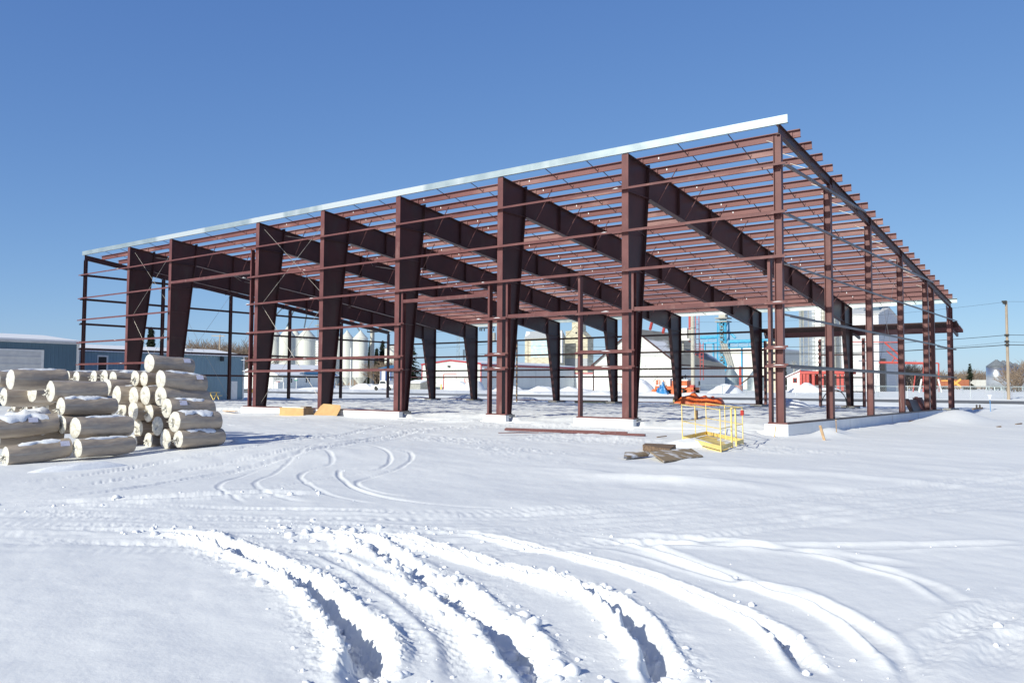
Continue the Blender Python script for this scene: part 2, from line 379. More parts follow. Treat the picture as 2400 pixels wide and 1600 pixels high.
def make_ground():
    c0 = math.atan2(FW[1], FW[0])
    th = list(np.linspace(-math.radians(35.5), math.radians(35.5), 1220))
    th += list(np.linspace(math.radians(36.5), math.radians(360-36.5), 130))
    th = np.array(th)+c0
    rr = [.4, 1.0, 1.8, 2.6, 3.2]
    r = 3.4
    while r < 45:
        rr.append(r); r += min(max(.72*r*r/1445, .013), .22)
    while r < 120: rr.append(r); r += .5 if r < 85 else .9
    while r < 6500: rr.append(r); r *= 1.06
    rr = np.array(rr); nr = len(rr); na = len(th)
    R, T = np.meshgrid(rr, th, indexing='ij')
    X = (CAM[0]+R*np.cos(T)).ravel(); Y = (CAM[1]+R*np.sin(T)).ravel()
    Z = ground_h(X, Y)
    co = np.stack([X, Y, Z], 1).astype(np.float32)
    cx = np.array([[CAM[0], CAM[1], Z[:na].mean()]], np.float32)
    co = np.concatenate([co, cx])
    i = np.arange(nr-1)[:,None]*na; j = np.arange(na)[None,:]; j2 = (j+1) % na
    q = np.stack([i+j, i+na+j, i+na+j2, i+j2], -1).reshape(-1, 4)
    tri = np.stack([np.full(na, nr*na), np.arange(na), (np.arange(na)+1) % na], 1)
    me = bpy.data.meshes.new('snow_ground')
    me.vertices.add(len(co)); me.vertices.foreach_set('co', co.ravel())
    nl = q.size+tri.size; me.loops.add(nl); me.loops.foreach_set('vertex_index', np.concatenate([q.ravel(), tri.ravel()]).astype(np.int32))
    npoly = len(q)+len(tri); me.polygons.add(npoly)
    st = np.concatenate([np.arange(len(q))*4, len(q)*4+np.arange(len(tri))*3]).astype(np.int32)
    me.polygons.foreach_set('loop_start', st)
    me.update(calc_edges=True); me.validate()
    me.polygons.foreach_set('use_smooth', [True]*len(me.polygons))
    me.materials.append(M['ground'])
    o = bpy.data.objects.new('snow_ground', me); COL.objects.link(o); o['kind'] = 'structure'
    return o
make_ground()

def clods():
    q = np.random.RandomState(5); V = []; Fc = []; base = 0
    ico = [(0,0,1),(.89,0,.45),(.28,.85,.45),(-.72,.53,.45),(-.72,-.53,.45),(.28,-.85,.45),(.72,.53,-.45),(-.28,.85,-.45),(-.89,0,-.45),(-.28,-.85,-.45),(.72,-.53,-.45),(0,0,-1)]
    fi = [(0,1,2),(0,2,3),(0,3,4),(0,4,5),(0,5,1),(1,6,2),(2,7,3),(3,8,4),(4,9,5),(5,10,1),(6,7,2),(7,8,3),(8,9,4),(9,10,5),(10,6,1),(11,7,6),(11,8,7),(11,9,8),(11,10,9),(11,6,10)]
    ico = np.array(ico); pts = []
    for P, w, d, bl, br, lump, tread in TR:
        P = np.array(P); seg = np.hypot(*(P[1:]-P[:-1]).T); n = int(seg.sum()*60*lump*min(1.2, max(abs(d)-.012, 0)*9))
        for _ in range(n):
            k = q.choice(len(seg), p=seg/seg.sum()); t = q.rand(); c = P[k]*(1-t)+P[k+1]*t; e = (P[k+1]-P[k])/max(seg[k],1e-6)
            o = q.normal(0, 1.0)*w*1.7; pts.append((c[0]-e[1]*o, c[1]+e[0]*o, .004+.020*q.rand()**5*(1+lump)))
    pts = np.array(pts); z = ground_h(pts[:,0].copy(), pts[:,1].copy())
    for (x, y, r), zz in zip(pts, z):
        j = ico*(1+.35*(q.rand(12, 1)-.5))*r*np.array([q.uniform(.8,1.5), q.uniform(.8,1.4), q.uniform(.6,1)])
        a = q.rand()*6.28; ca, sa = math.cos(a), math.sin(a)
        j = np.stack([j[:,0]*ca-j[:,1]*sa+x, j[:,0]*sa+j[:,1]*ca+y, j[:,2]+zz+r*.25], 1)
        V.append(j); Fc += [(a_+base, b_+base, c_+base) for a_, b_, c_ in fi]; base += 12
    me = bpy.data.meshes.new('snow_crumbs'); me.from_pydata(np.concatenate(V).tolist(), [], Fc); me.materials.append(M['snow'])
    me.polygons.foreach_set('use_smooth', [True]*len(me.polygons))
    o = bpy.data.objects.new('snow_crumbs', me); COL.objects.link(o); tag(o, 'broken crumbs of snow scattered along the wheel ruts', 'snow crumbs', kind='stuff')
clods()

# road, ploughed but streaked with snow
M['road'] = pm('road_asphalt', (.20, .195, .19), (.13, .128, .13), scale=.8, rough=.85, stretch=(.12,1,1), bump=.004, bscale=9,
               extra=((.55, .56, .58), .35, .52, .75, (.06,1,1)))
def road():
    mb = MB(); xs = np.arange(-420, 301, 4.0); n = len(xs)
    def e(x, k): return .35*float(vn(np.array([x*.21]), np.array([k*1.0]), 3)[0])
    vs = []
    for x in xs: vs += [(x, 50.6+e(x,1), .06), (x, 57, .13), (x, 63.3+e(x,2), .12)]
    fs = []
    for i in range(n-1):
        a = i*3; fs += [(a, a+3, a+4, a+1), (a+1, a+4, a+5, a+2)]
    mb.add(vs, fs); o = mb.build('road', M['road'], None, True); o['kind'] = 'structure'
road()

# ------------------------------------------------------------------ the steel frame
ZT = [0, -6.377, -12.902, -19.496, -25.334, -31.187, -40.63, -45.999, -52.442]   # frame lines
XL = ZT[-1]; YF = 31.25
def zr(y): return 10.82-.126*y                   # underside of the purlins
bld = thing('steel_building', 'half-built hall of dark red steel columns, rafters and purlins under open sky', 'steel building')
PD = M['primer_dark']; PR = M['primer']
def strip(mb, p0, p1, X, w, t):
    """flange plate from (y,z) to (y,z), centred on X"""
    mb.beam((X, *p0), (X, *p1), w, t, up=(0, -(p1[1]-p0[1]), p1[0]-p0[0]) if abs(p1[0]-p0[0]) > 1e-6 else (0,1,0))
def web(mb, poly, X, t=.022): mb.prism(poly, 'x', X-t/2, X+t/2)
for X in ZT[1:-1]:
    c = MB(); top = zr(0)-.02
    web(c, [(-.08,0),(-.08,top),(1.74,zr(1.74)-.03),(1.64,zr(1.64)-1.36),(.62,0)], X)
    c.box(X-.15, X+.15, -.105, -.08, 0, top)
    strip(c, (.62,0), (1.64,zr(1.64)-1.36), X, .28, .028)
    strip(c, (-.1,top), (1.74,zr(1.74)-.02), X, .30, .03)
    strip(c, (1.745,zr(1.74)+.12), (1.655,zr(1.64)-1.45), X, .30, .03)
    c.box(X-.14, X+.14, -.06, 1.6, 9.24, 9.265)
    c.box(X-.16, X+.16, -.13, .68, -.02, .02)
    for zz in (2.0, 4.27, 5.94, 7.55):          # girt brackets on the inner flange
        yy = .62+1.02*zz/9.25
        c.beam((X+.05, yy, zz+.1), (X+.55, -.2, zz+.05), .03, .03)
    c.build('column', PD if False else PR, bld) if False else None
    # shade is put into the web's colour, outer flange in the sunlit red: one mesh, two slots
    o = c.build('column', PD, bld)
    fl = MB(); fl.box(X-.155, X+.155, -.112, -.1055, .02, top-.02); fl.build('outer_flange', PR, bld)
    # rafter
    r = MB(); ya, yb = 1.775, 29.44
    dep = [(1.775,1.33),(8,1.30),(15.4,1.20),(22.8,1.20),(29.44,1.33)]
    poly = [(ya,zr(ya)-.03),(yb,zr(yb)-.03)]+[(y,zr(y)-d) for y, d in reversed(dep)]
    web(r, poly, X)
    strip(r, (ya,zr(ya)-.015), (yb,zr(yb)-.015), X, .28, .028)
    for (y0,d0),(y1,d1) in zip(dep[:-1], dep[1:]): strip(r, (y0,zr(y0)-d0), (y1,zr(y1)-d1), X, .28, .028)
    for y in (8, 15.4, 22.8):
        d = 1.32; strip(r, (y-.02,zr(y)+.06), (y-.02,zr(y)-d-.08), X, .30, .05)
    for yy, zz0, zz1 in ((1.70, zr(1.7)-1.38, zr(1.7)+.02), (29.43, zr(29.43)-1.38, zr(29.43)+.02)):
        for kk in range(6):
            zz = zz0+(zz1-zz0)*(kk+.5)/6
            for sx_ in (-.09, .09): r.box(X+sx_-.018, X+sx_+.018, yy-.05, yy+.10, zz-.018, zz+.018)
    for y in (4.6, 11.8, 19.2, 26.0): r.box(X-.13, X+.13, y-.006, y+.006, zr(y)-1.2, zr(y)-.04)
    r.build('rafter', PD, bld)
    # far column
    c = MB(); t2 = zr(YF)-.02
    web(c, [(31.23,0),(31.23,t2),(29.48,zr(29.48)-.03),(29.53,zr(29.5)-1.38),(30.63,0)], X)
    strip(c, (31.245,0), (31.245,t2), X, .30, .025)
    strip(c, (30.63,0), (29.53,zr(29.5)-1.38), X, .28, .028)
    strip(c, (29.47,zr(29.48)+.1), (29.5,zr(29.5)-1.46), X, .30, .03)
    strip(c, (29.48,zr(29.48)-.015), (31.23,t2+.01), X, .30, .03)
    c.box(X-.14, X+.14, 29.6, 31.2, 5.70, 5.725)
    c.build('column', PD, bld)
    MB().box(X-.45, X+.45, 30.3, 31.7, -.34, -.0).build('concrete_pier', M['concrete'], bld)
    MB().box(X-.25, X+.25, -.32, .75, -.34, -.022).build('concrete_pier', M['concrete'], bld)

# purlins: Z sections running the whole length
NP = 24; SP = YF/NP
for k in range(1, NP):
    y = k*SP; z = zr(y); m = MB(); x0, x1 = XL-.25, .34
    ov = .004 if k % 2 else 0
    m.box(x0, x1, y-.006, y+.006, z+.004, z+.285)
    m.box(x0, x1, y-.11, y-.006, z+.273, z+.285)
    m.box(x0, x1, y-.11, y-.102, z+.255, z+.273)
    m.box(x0, x1, y+.006, y+.08, z+.002, z+.014)
    for X in ZT[1:-1]:                                     # clip plates and bolts at each rafter
        m.box(X-.006, X+.07, y-.05, y-.012, z, z+.22)
    m.box(-.02, .05, y-.06, y-.01, z, z+.2)
    for X in ZT[:-1]:
        for bx, bz in ((-.1,.08),(-.1,.2),(.1,.08),(.1,.2)):
            m.box(X+bx-.014, X+bx+.014, y-.02, y-.006, z+bz-.014, z+bz+.014)
    m.build('purlin', M['purlin'], bld)
# straps between purlins at the third points of each bay
for a, b in zip(ZT[:-1], ZT[1:]):
    for f_ in (1/3, 2/3):
        X = a+(b-a)*f_; m = MB()
        for k in range(0, NP):
            y = k*SP; y2 = y+SP
            m.beam((X, y+.01, zr(y)+.25), (X, y2-.01, zr(y2)+.05), .035, .018)
            m.beam((X, y2-.012, zr(y2)+.05), (X+.05, y2-.016, zr(y2)+.16), .02, .012)
        m.build('sag_strap', M['primer_dark'], bld)
# eave struts with galvanised gutter channel
for name, y, s in (('eave_gutter', -.13, -1), ('eave_gutter', YF+.12, 1)):
    z = zr(y); m = MB(); x0, x1 = XL-.32, .36
    m.box(x0, x1, y-.008, y+.008, z+.0, z+.30)
    if s < 0: m.box(x0, x1, y+.008, y+.11, z+.0, z+.012); m.box(x0, x1, y+.008, y+.09, z+.288, z+.30)
    else: m.box(x0, x1, y-.12, y-.008, z+.288, z+.30); m.box(x0, x1, y-.12, y-.008, z+.0, z+.012)
    m.build(name, M['galv'], bld)
# end walls: rafter, posts, girts
GW = [2.0, 3.83, 5.68, 7.52, 9.32]
def end_wall(X, sgn, posts, tall):
    r = MB(); strip(r, (-.12,zr(-.12)-.012), (YF+.1,zr(YF+.1)-.012), X, .16, .02)
    strip(r, (-.12,zr(-.12)-.36), (YF+.1,zr(YF)-.36), X, .16, .02)
    web(r, [(-.1,zr(-.1)-.02),(YF,zr(YF)-.02),(YF,zr(YF)-.35),(-.1,zr(-.1)-.35)], X, .014)
    for y in (5.9, 11.8, 17.8): strip(r, (y+.1,zr(y)+.02), (y+.1,zr(y)-.42), X, .18, .03)
    r.build('end_rafter', PD, bld)
    if sgn > 0:
        for k in range(1, NP, 1):
            if k % 5 == 4 or k > 21: continue
            y = k*SP-.02; b = MB(); b.beam((X-.05, y, zr(y)-.34), (X-.95, y, zr(y)+.06), .035, .02); b.build('flange_brace', M['rod'], bld)
    for y, w, d in posts:
        p = MB(); t = zr(y)-.37
        if sgn > 0:
            p.box(X-.2, X+.09, y-.008, y+.008, 0, t); p.box(X-.2, X-.178, y-w/2, y+w/2, 0, t); p.box(X+.07, X+.09, y-w/2, y+w/2, 0, t)
            p.box(X-.2, X+.09, y-w/2, y+w/2, -.015, .012)
        else:
            p.box(X-.12, X+.12, y-.008, y+.008, 0, t); p.box(X-.12, X-.10, y-w/2, y+w/2, 0, t); p.box(X+.10, X+.12, y-w/2, y+w/2, 0, t)
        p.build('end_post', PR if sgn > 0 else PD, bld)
    r = MB()
end_wall(0, 1, [(0.0,.2,0),(5.75,.22,0),(11.83,.22,0),(17.9,.22,0),(23.9,.22,0),(25.6,.2,0)], True)
end_wall(XL, -1, [(0.0,.2,0),(6.2,.2,0),(12.41,.2,0),(18.64,.2,0),(24.8,.2,0)], True)
# far corner column of the right end wall with knee
c = MB(); c.box(-.16, .1, 31.2, 31.22, 0, zr(YF)-.36); c.box(-.008-.03, .008-.03, 30.65, 31.2, 0, zr(YF)-.36); c.box(-.16, .1, 30.63, 30.65, 0, zr(YF)-.36)
c.prism([(30.64,5.2),(30.64,6.5),(29.8,6.62),(29.95,6.2)], 'x', -.04, -.02); c.build('column', PR, bld)
MB().box(-.45, .3, 30.4, 31.6, -.5, -.02).build('concrete_pier', M['concrete'], bld)
c = MB(); c.box(XL-.1, XL+.12, 31.0, 31.2, 0, zr(YF)-.36); c.build('end_post', PD, bld)
def girt_y(m, x, y0, y1, z, s):      # girt running along Y outside of x
    m.box(x, x+s*.2, y0, y1, z+.07, z+.078); m.box(x+s*.2, x+s*.208, y0, y1, z-.0, z+.078); m.box(x-s*.0, x+s*.008, y0, y1, z+.078, z+.15)
def girt_x(m, x0, x1, y, z, s=-1):
    m.box(x0, x1, y, y+s*.2, z+.055, z+.063); m.box(x0, x1, y+s*.2, y+s*.208, z-.012, z+.063); m.box(x0, x1, y, y+s*.008, z+.063, z+.13)
rafter_y = lambda z: (10.82-.36-z)/.126
for z in GW:
    m = MB(); y1 = min(31.6, rafter_y(z)+1.2) if z > 3.9 else 26.0
    girt_y(m, .095, .05, y1, z-.04, 1); m.build('girt', M['girt_gal'], bld)
    m = MB(); girt_y(m, XL-.13, -.2, min(31.4, rafter_y(z)+.6) if z > 2.5 else 24.9, z-.04, -1); m.build('girt', PD, bld)
for z in (2.0, 3.83):                # short girts by the far right corner
    m = MB(); m.box(.1, .2, 26.2, 31.7, z-.05, z+.04); m.build('girt', PD, bld)
NG = [2.0, 2.65, 4.27, 5.94, 7.55, 9.3]
seg = {0: [(-31.83,-19.0),(-13.6,-12.4),(-8.68,-5.95),(-.5,.28)], 1: [(XL-.4,ZT[6]+.1),(-31.83,-19.0),(-13.6,-12.4),(-8.68,-5.95),(-.5,.28)],
       2: [(XL-.4,ZT[6]+.1),(-31.83,-19.0),(-13.6,-12.4),(-8.68,-5.95),(-.5,.28)], 3: [(XL-.4,ZT[6]+.1),(-31.83,.28)], 4: [(XL-.4,ZT[6]+.1),(-31.83,.3)], 5: [(XL-.4,.34)]}
snowpts = []
for i, z in enumerate(NG):
    for a, b in seg[i]:
        m = MB(); girt_x(m, a, b, -.115, z); m.build('girt', PR, bld)
        for X in ZT[1:-1]:
            if a < X-.3 and b > X+.5 and rng.random() < .5: snowpts.append((X-rng.uniform(.3, 1.3), z+.066, rng.uniform(.12,.42)))
        if b-a < 4: snowpts.append(((a+b)/2+.1, z+.066, .4))
for X, z, l in snowpts:
    m = MB(); n = 7; vs = []; fs = []
    for i in range(n):
        t = i/(n-1); hh = .028*math.sin(math.pi*t)*(1+.3*rng.uniform(-1,1)); x = X+(t-.5)*l
        vs += [(x,-.31,z),(x,-.30,z+hh),(x,-.16,z+hh*.8),(x,-.13,z)]
    for i in range(n-1):
        a = i*4; fs += [(a,a+4,a+5,a+1),(a+1,a+5,a+6,a+2),(a+2,a+6,a+7,a+3),(a,a+3,a+7,a+4)]
    m.add(vs, fs).build('snow_patch', M['snow'], bld, True)
# framed openings
for X, zt in ((-31.75,9.26),(-19.12,5.9),(-13.53,5.9),(-12.48,5.9),(-8.60,5.9),(-6.03,5.9),(-.40,5.9)):
    m = MB(); s = 1 if X in (-19.12,-12.48,-6.03) else -1
    m.box(X-.05, X+.05, -.13, -.122, 0, zt); m.box(X-.05*s-.004, X-.05*s+.004, -.122, .1, 0, zt); m.box(X-.05, X+.05, .1, .108, 0, zt)
    m.build('door_jamb', PR, bld)
for a, b, z in ((-40.6,-31.8,7.95),(-19.05,-13.6,5.48),(-12.4,-8.7,4.42),(-5.95,-.48,4.42)):
    m = MB(); m.box(a, b, -.132, -.124, z-.1, z+.06); m.box(a, b, -.124, .1, z-.1, z-.092); m.build('door_header', PR, bld)
# low girts between posts on the far wall, header rows
for z in (2.07, 2.7, 4.05, 5.42):
    b = -6.6 if z > 5 else -12.6
    m = MB(); girt_x(m, XL-.2, b, 31.26, z-.03, 1); m.build('girt', PD, bld)
for a, b, zs in ((-8.5,-5.6,(2.0,3.6)),):
    for z in zs:
        m = MB(); m.box(a, b, 31.3, 31.38, z-.05, z+.05); m.build('girt', PD, bld)
m = MB(); m.box(-8.5, -5.6, 31.3, 31.38, .98, 1.06); m.build('girt', PD, bld)
for X in (-12.56, -8.54, -5.55):
    m = MB(); m.box(X-.09, X+.09, 31.27, 31.45, -.05, 4.75); m.build('door_jamb', PR, bld)
m = MB(); m.box(XL, -12.6, 31.28, 31.4, 0, .06); m.build('base_channel', PD, bld)
m = MB(); m.box(-8.5, -5.6, 31.28, 31.4, 0, .06); m.build('base_channel', PD, bld)
# low canopy behind the far wall
for k in range(7):
    y = 31.45+k*.30; z = 5.36-k*.055
    m = MB(); m.box(-12.7-(.1*k), .36, y-.006, y+.006, z, z+.22); m.box(-12.7-(.1*k), .36, y-.06, y, z+.208, z+.22); m.box(-12.7-(.1*k), .36, y, y+.06, z, z+.012)
    if k in (2,): m.v = [(a,b,c-.02) for a,b,c in m.v]
    m.build('canopy_purlin', M['purlin'] if k > 1 else PD, bld)
for X in (-12.56, -6.377, -.03):
    m = MB(); m.beam((X, 31.3, 5.28), (X, 33.5, 4.88), .12, .22); m.build('canopy_bracket', PD, bld)
m = MB(); m.box(-12.9, .34, 31.3, 31.4, 5.62, 5.66); m.box(-12.9, .34, 31.36, 31.38, 5.45, 5.62); m.build('canopy_beam', PD, bld)
# flange braces of the rafters
for X in ZT[1:-1]:
    for k in range(2, NP-1, 2):
        y = k*SP-.03
        if X < -45 and k % 4: continue
        m = MB(); m.beam((X+.1, y, zr(y)-1.24), (X+1.0, y, zr(y)+.12), .045, .02); m.build('flange_brace', PR, bld)
# diagonal rods
def rod(p, q, r=.011): MB().cyl(p, q, r, r, 5).build('brace_rod', M['rod'], bld)
for a, b in ((-31.187,-25.334),(-45.999,-40.63),(-52.3,-45.999)):
    if a < -50: continue
    rod((a+.1,.25,10.5),(b-.1,.25,6.1)); rod((b-.1,.28,10.4),(a+.1,.28,6.1)); rod((a+.1,.25,5.9),(b-.1,.25,.2)); rod((b-.1,.28,5.9),(a+.1,.28,.2))
rod((-.05,11.9,9.2),(-.05,17.8,.2), .008); rod((-.05,17.8,8.4),(-.05,11.9,.2), .008)
rod((XL,6.3,9.8),(XL,12.3,.3), .01); rod((XL,12.4,9.0),(XL,6.2,.3), .01)
for a, b in ((-31.187,-25.334),(-45.999,-40.63)):
    rod((a+.1,1.8,10.3),(b-.1,9,9.3)); rod((b-.1,1.8,10.3),(a+.1,9,9.3)); rod((a+.1,9.2,9.3),(b-.1,17,8.3)); rod((b-.1,9.2,9.3),(a+.1,17,8.3))
rod((-25.4,31,.3),(-19.5,31,5.6)); rod((-19.5,31.05,.3),(-25.4,31.05,5.6)); rod((-12.9,31,.3),(-6.4,31,5.4), .008)
# foundation: insulated wall with notched openings
def fnd(x0, x1, y0, y1, zt=-.03): MB().box(x0, x1, y0, y1, -1.0, zt).build('foundation_wall', M['foam'], bld)
fnd(-32.1,-19.0,-.36,-.10); fnd(-13.62,-12.33,-.36,-.10); fnd(-8.72,-5.88,-.36,-.10); fnd(-.52,.33,-.36,-.10)
for a, b in ((-19,-13.62),(-12.33,-8.72),(-5.88,-.52)): fnd(a+.003, b-.003, -.345, -.10, -.31)
fnd(.10,.33,-.097,26.2); fnd(XL-.3,XL-.05,-.3,31.5)
for a, b in ((-32.1,-19.0),(-13.62,-12.33),(-8.72,-5.88),(-.52,.3)):
    MB().box(a+.1, b-.02, -.30, -.1, -.028, .03).build('sill_channel', PR, bld)
m = MB(); m.box(.1, .30, -.098, 26.15, -.028, .03); m.build('sill_channel', PD, bld)
# stray bolts of snow-white film stapled on the purlins
for X in ZT[1:6]:
    for k in range(1, NP-1):
        if rng.random() < .62:
            y = k*SP; x = X+rng.uniform(.35,.9); z = zr(y)+rng.uniform(.1,.16)
            MB().box(x, x+.045, y-.012, y-.007, z, z+.08).build('paper_tag', M['snow'], bld)

# ------------------------------------------------------------------ insulation rolls
def wrap_mat():
    m = pm('roll_wrap', (.50, .41, .315), (.31, .255, .205), scale=1.9, rough=.26, bump=.035, bscale=3.0, stretch=(3.4,.9,3.0), lo=.3, hi=.7, spec=.6,
           extra=((.50, .45, .38), 2.2, .58, .8, (2,.35,4)))
    return m
M['wrap'] = wrap_mat()
M['film'] = pm('roll_end_film', (.74, .71, .63), (.50, .48, .43), scale=7, rough=.22, bump=.012, bscale=9, spec=.7, lo=.3, hi=.6)
M['label'] = pm('paper_label', (.62, .62, .74), (.50, .50, .62), scale=30, rough=.5)
R_N = [0]
def roll(name_label, c, r, L=1.38, yaw=0.0, tilt=0.0, snow=0, lab=0, sag=.05, group='wrapped insulation rolls in the pile'):
    """c = centre of the end that faces the sun, axis runs along +Y"""
    k = R_N[0]; R_N[0] += 1; q = random.Random(100+k)
    t = thing('insulation_roll', name_label, 'insulation roll', (c[0], c[1], c[2]-r), group, yaw)
    n = 26; rows = []; nl = 13
    ph = q.uniform(0, 6)
    for i in range(nl+1):
        u = i/nl; y = u*L; rr = r*(1+.018*math.sin(u*9+ph))
        if i == 0: rr *= .965
        if i == nl: rr *= .93
        if i == nl-1: rr *= .99
        z0 = r+tilt*y-sag*math.sin(math.pi*u)*.4
        ring = []
        for j in range(n):
            a = 2*math.pi*j/n; w_ = 1+.03*math.sin(2*a+ph)+.022*math.sin(3*a+ph*2+u*4)+.012*math.sin(9*a+u*7+ph)+.017*q.uniform(-1,1)
            zz = math.sin(a)*rr*w_; zz = zz*.94 if zz < 0 else zz
            ring.append((math.cos(a)*rr*w_, y, z0+zz))
        rows.append(ring)
    m = MB(); vs = [v for g in rows for v in g]
    fs = [(i*n+j, i*n+(j+1) % n, (i+1)*n+(j+1) % n, (i+1)*n+j) for i in range(nl) for j in range(n)]
    m.add(vs, fs); m.build('wrapped_body', M['wrap'], t, True, world=False)
    # gathered plastic ends
    for side in (0, 1):
        ring = rows[0] if side == 0 else rows[-1]; s = -1 if side == 0 else 1
        cx = q.uniform(-.12,.12)*r; cz = ring[0][2]+q.uniform(-.15,.1)*r
        cz0 = sum(v[2] for v in ring)/n
        vs = []; K = 6; amp = q.uniform(.6,1.3)
        for kk in range(K+1):
            f = 1-kk/K
            for j in range(n*2):
                a = 2*math.pi*j/(n*2); v0 = ring[(j//2) % n]; v1 = ring[((j+1)//2) % n]
                bx = (v0[0]+v1[0])/2; bz = (v0[2]+v1[2])/2
                x = cx*(1-f)+bx*f; z = (cz0+(cz-cz0)*(1-f))*(1-f)+bz*f
                bulge = .05*r*math.sin(math.pi*(1-f)*.85)*3-(.22*r if kk == K else (.10*r if kk == K-1 else 0))
                wr = .030*r*amp*math.sin(a*11+ph*3+kk*.7)*math.sin(math.pi*min(1,(1-f)*1.3+.12))+.018*r*q.uniform(-1,1)
                if kk == 0: wr = 0; bulge = 0
                vs.append((x, ring[0][1]+s*(bulge+wr), z))
        n2 = n*2; fs = [(i*n2+j, i*n2+(j+1) % n2, (i+1)*n2+(j+1) % n2, (i+1)*n2+j) for i in range(K) for j in range(n2)]
        fs.append(tuple(K*n2+j for j in range(n2)))
        e = MB(); e.add(vs, fs)
        if q.random() < .5 and side == 0:       # loose tuft of film
            for _ in range(5):
                a = q.uniform(0, 6.28); p0 = (cx, -.02, cz); p1 = (cx+math.cos(a)*.09, -.10-q.uniform(0,.08), cz+math.sin(a)*.09-.03); p2 = (cx+math.cos(a+.6)*.1, -.07, cz+math.sin(a+.6)*.09)
                e.add([p0, p1, p2, ((p1[0]+p2[0])/2, p1[1]-.01, (p1[2]+p2[2])/2)], [(0,1,3),(0,3,2),(0,2,1),(1,2,3)])
        e.build('film_end', M['film'], t, True, world=False)
    if snow:
        vs = []; nu, na = 16, 9; sp = q.uniform(.5,.8)*snow; a0 = math.pi/2+q.uniform(-.2,.15)
        u0, u1 = q.uniform(.02,.15), q.uniform(.8,.98)
        for i in range(nu+1):
            u = u0+(u1-u0)*i/nu
            for j in range(na+1):
                v = -1+2*j/na; edge = min(1, 3.2*(1-abs(v)))*min(1, 5*min(i/nu, 1-i/nu))
                w_ = sp*(1+.35*math.sin(u*13+ph)+.2*math.sin(u*29+ph*2)); a = a0+v*w_
                th = (-.012+.055*edge*(.7+.5*q.random()))*(1 if snow > .5 else .7)
                rr = r*1.01+th
                vs.append((math.cos(a)*rr, u*L, r+tilt*u*L+math.sin(a)*rr-sag*math.sin(math.pi*u)*.4))
        fs = [(i*(na+1)+j, i*(na+1)+j+1, (i+1)*(na+1)+j+1, (i+1)*(na+1)+j) for i in range(nu) for j in range(na)]
        b = MB(); b.add(vs, fs); b.build('snow_cap', M['snow'], t, True, world=False)
    if lab:
        for (uy, aa, ww, hh) in ([(lab, .35, .22, .14)]):
            vs = []
            for dy in (0, ww/2, ww):
                for da in (0, hh/r/2, hh/r): a = aa+da; vs.append((math.cos(a)*r*1.045, uy*L+dy+.02*da, r+tilt*uy*L+math.sin(a)*r*1.045))
            MB().add(vs, [(i*3+j, i*3+j+1, (i+1)*3+j+1, (i+1)*3+j) for i in range(2) for j in range(2)]).build('paper_label', M['label'], t, True, world=False)
    return t

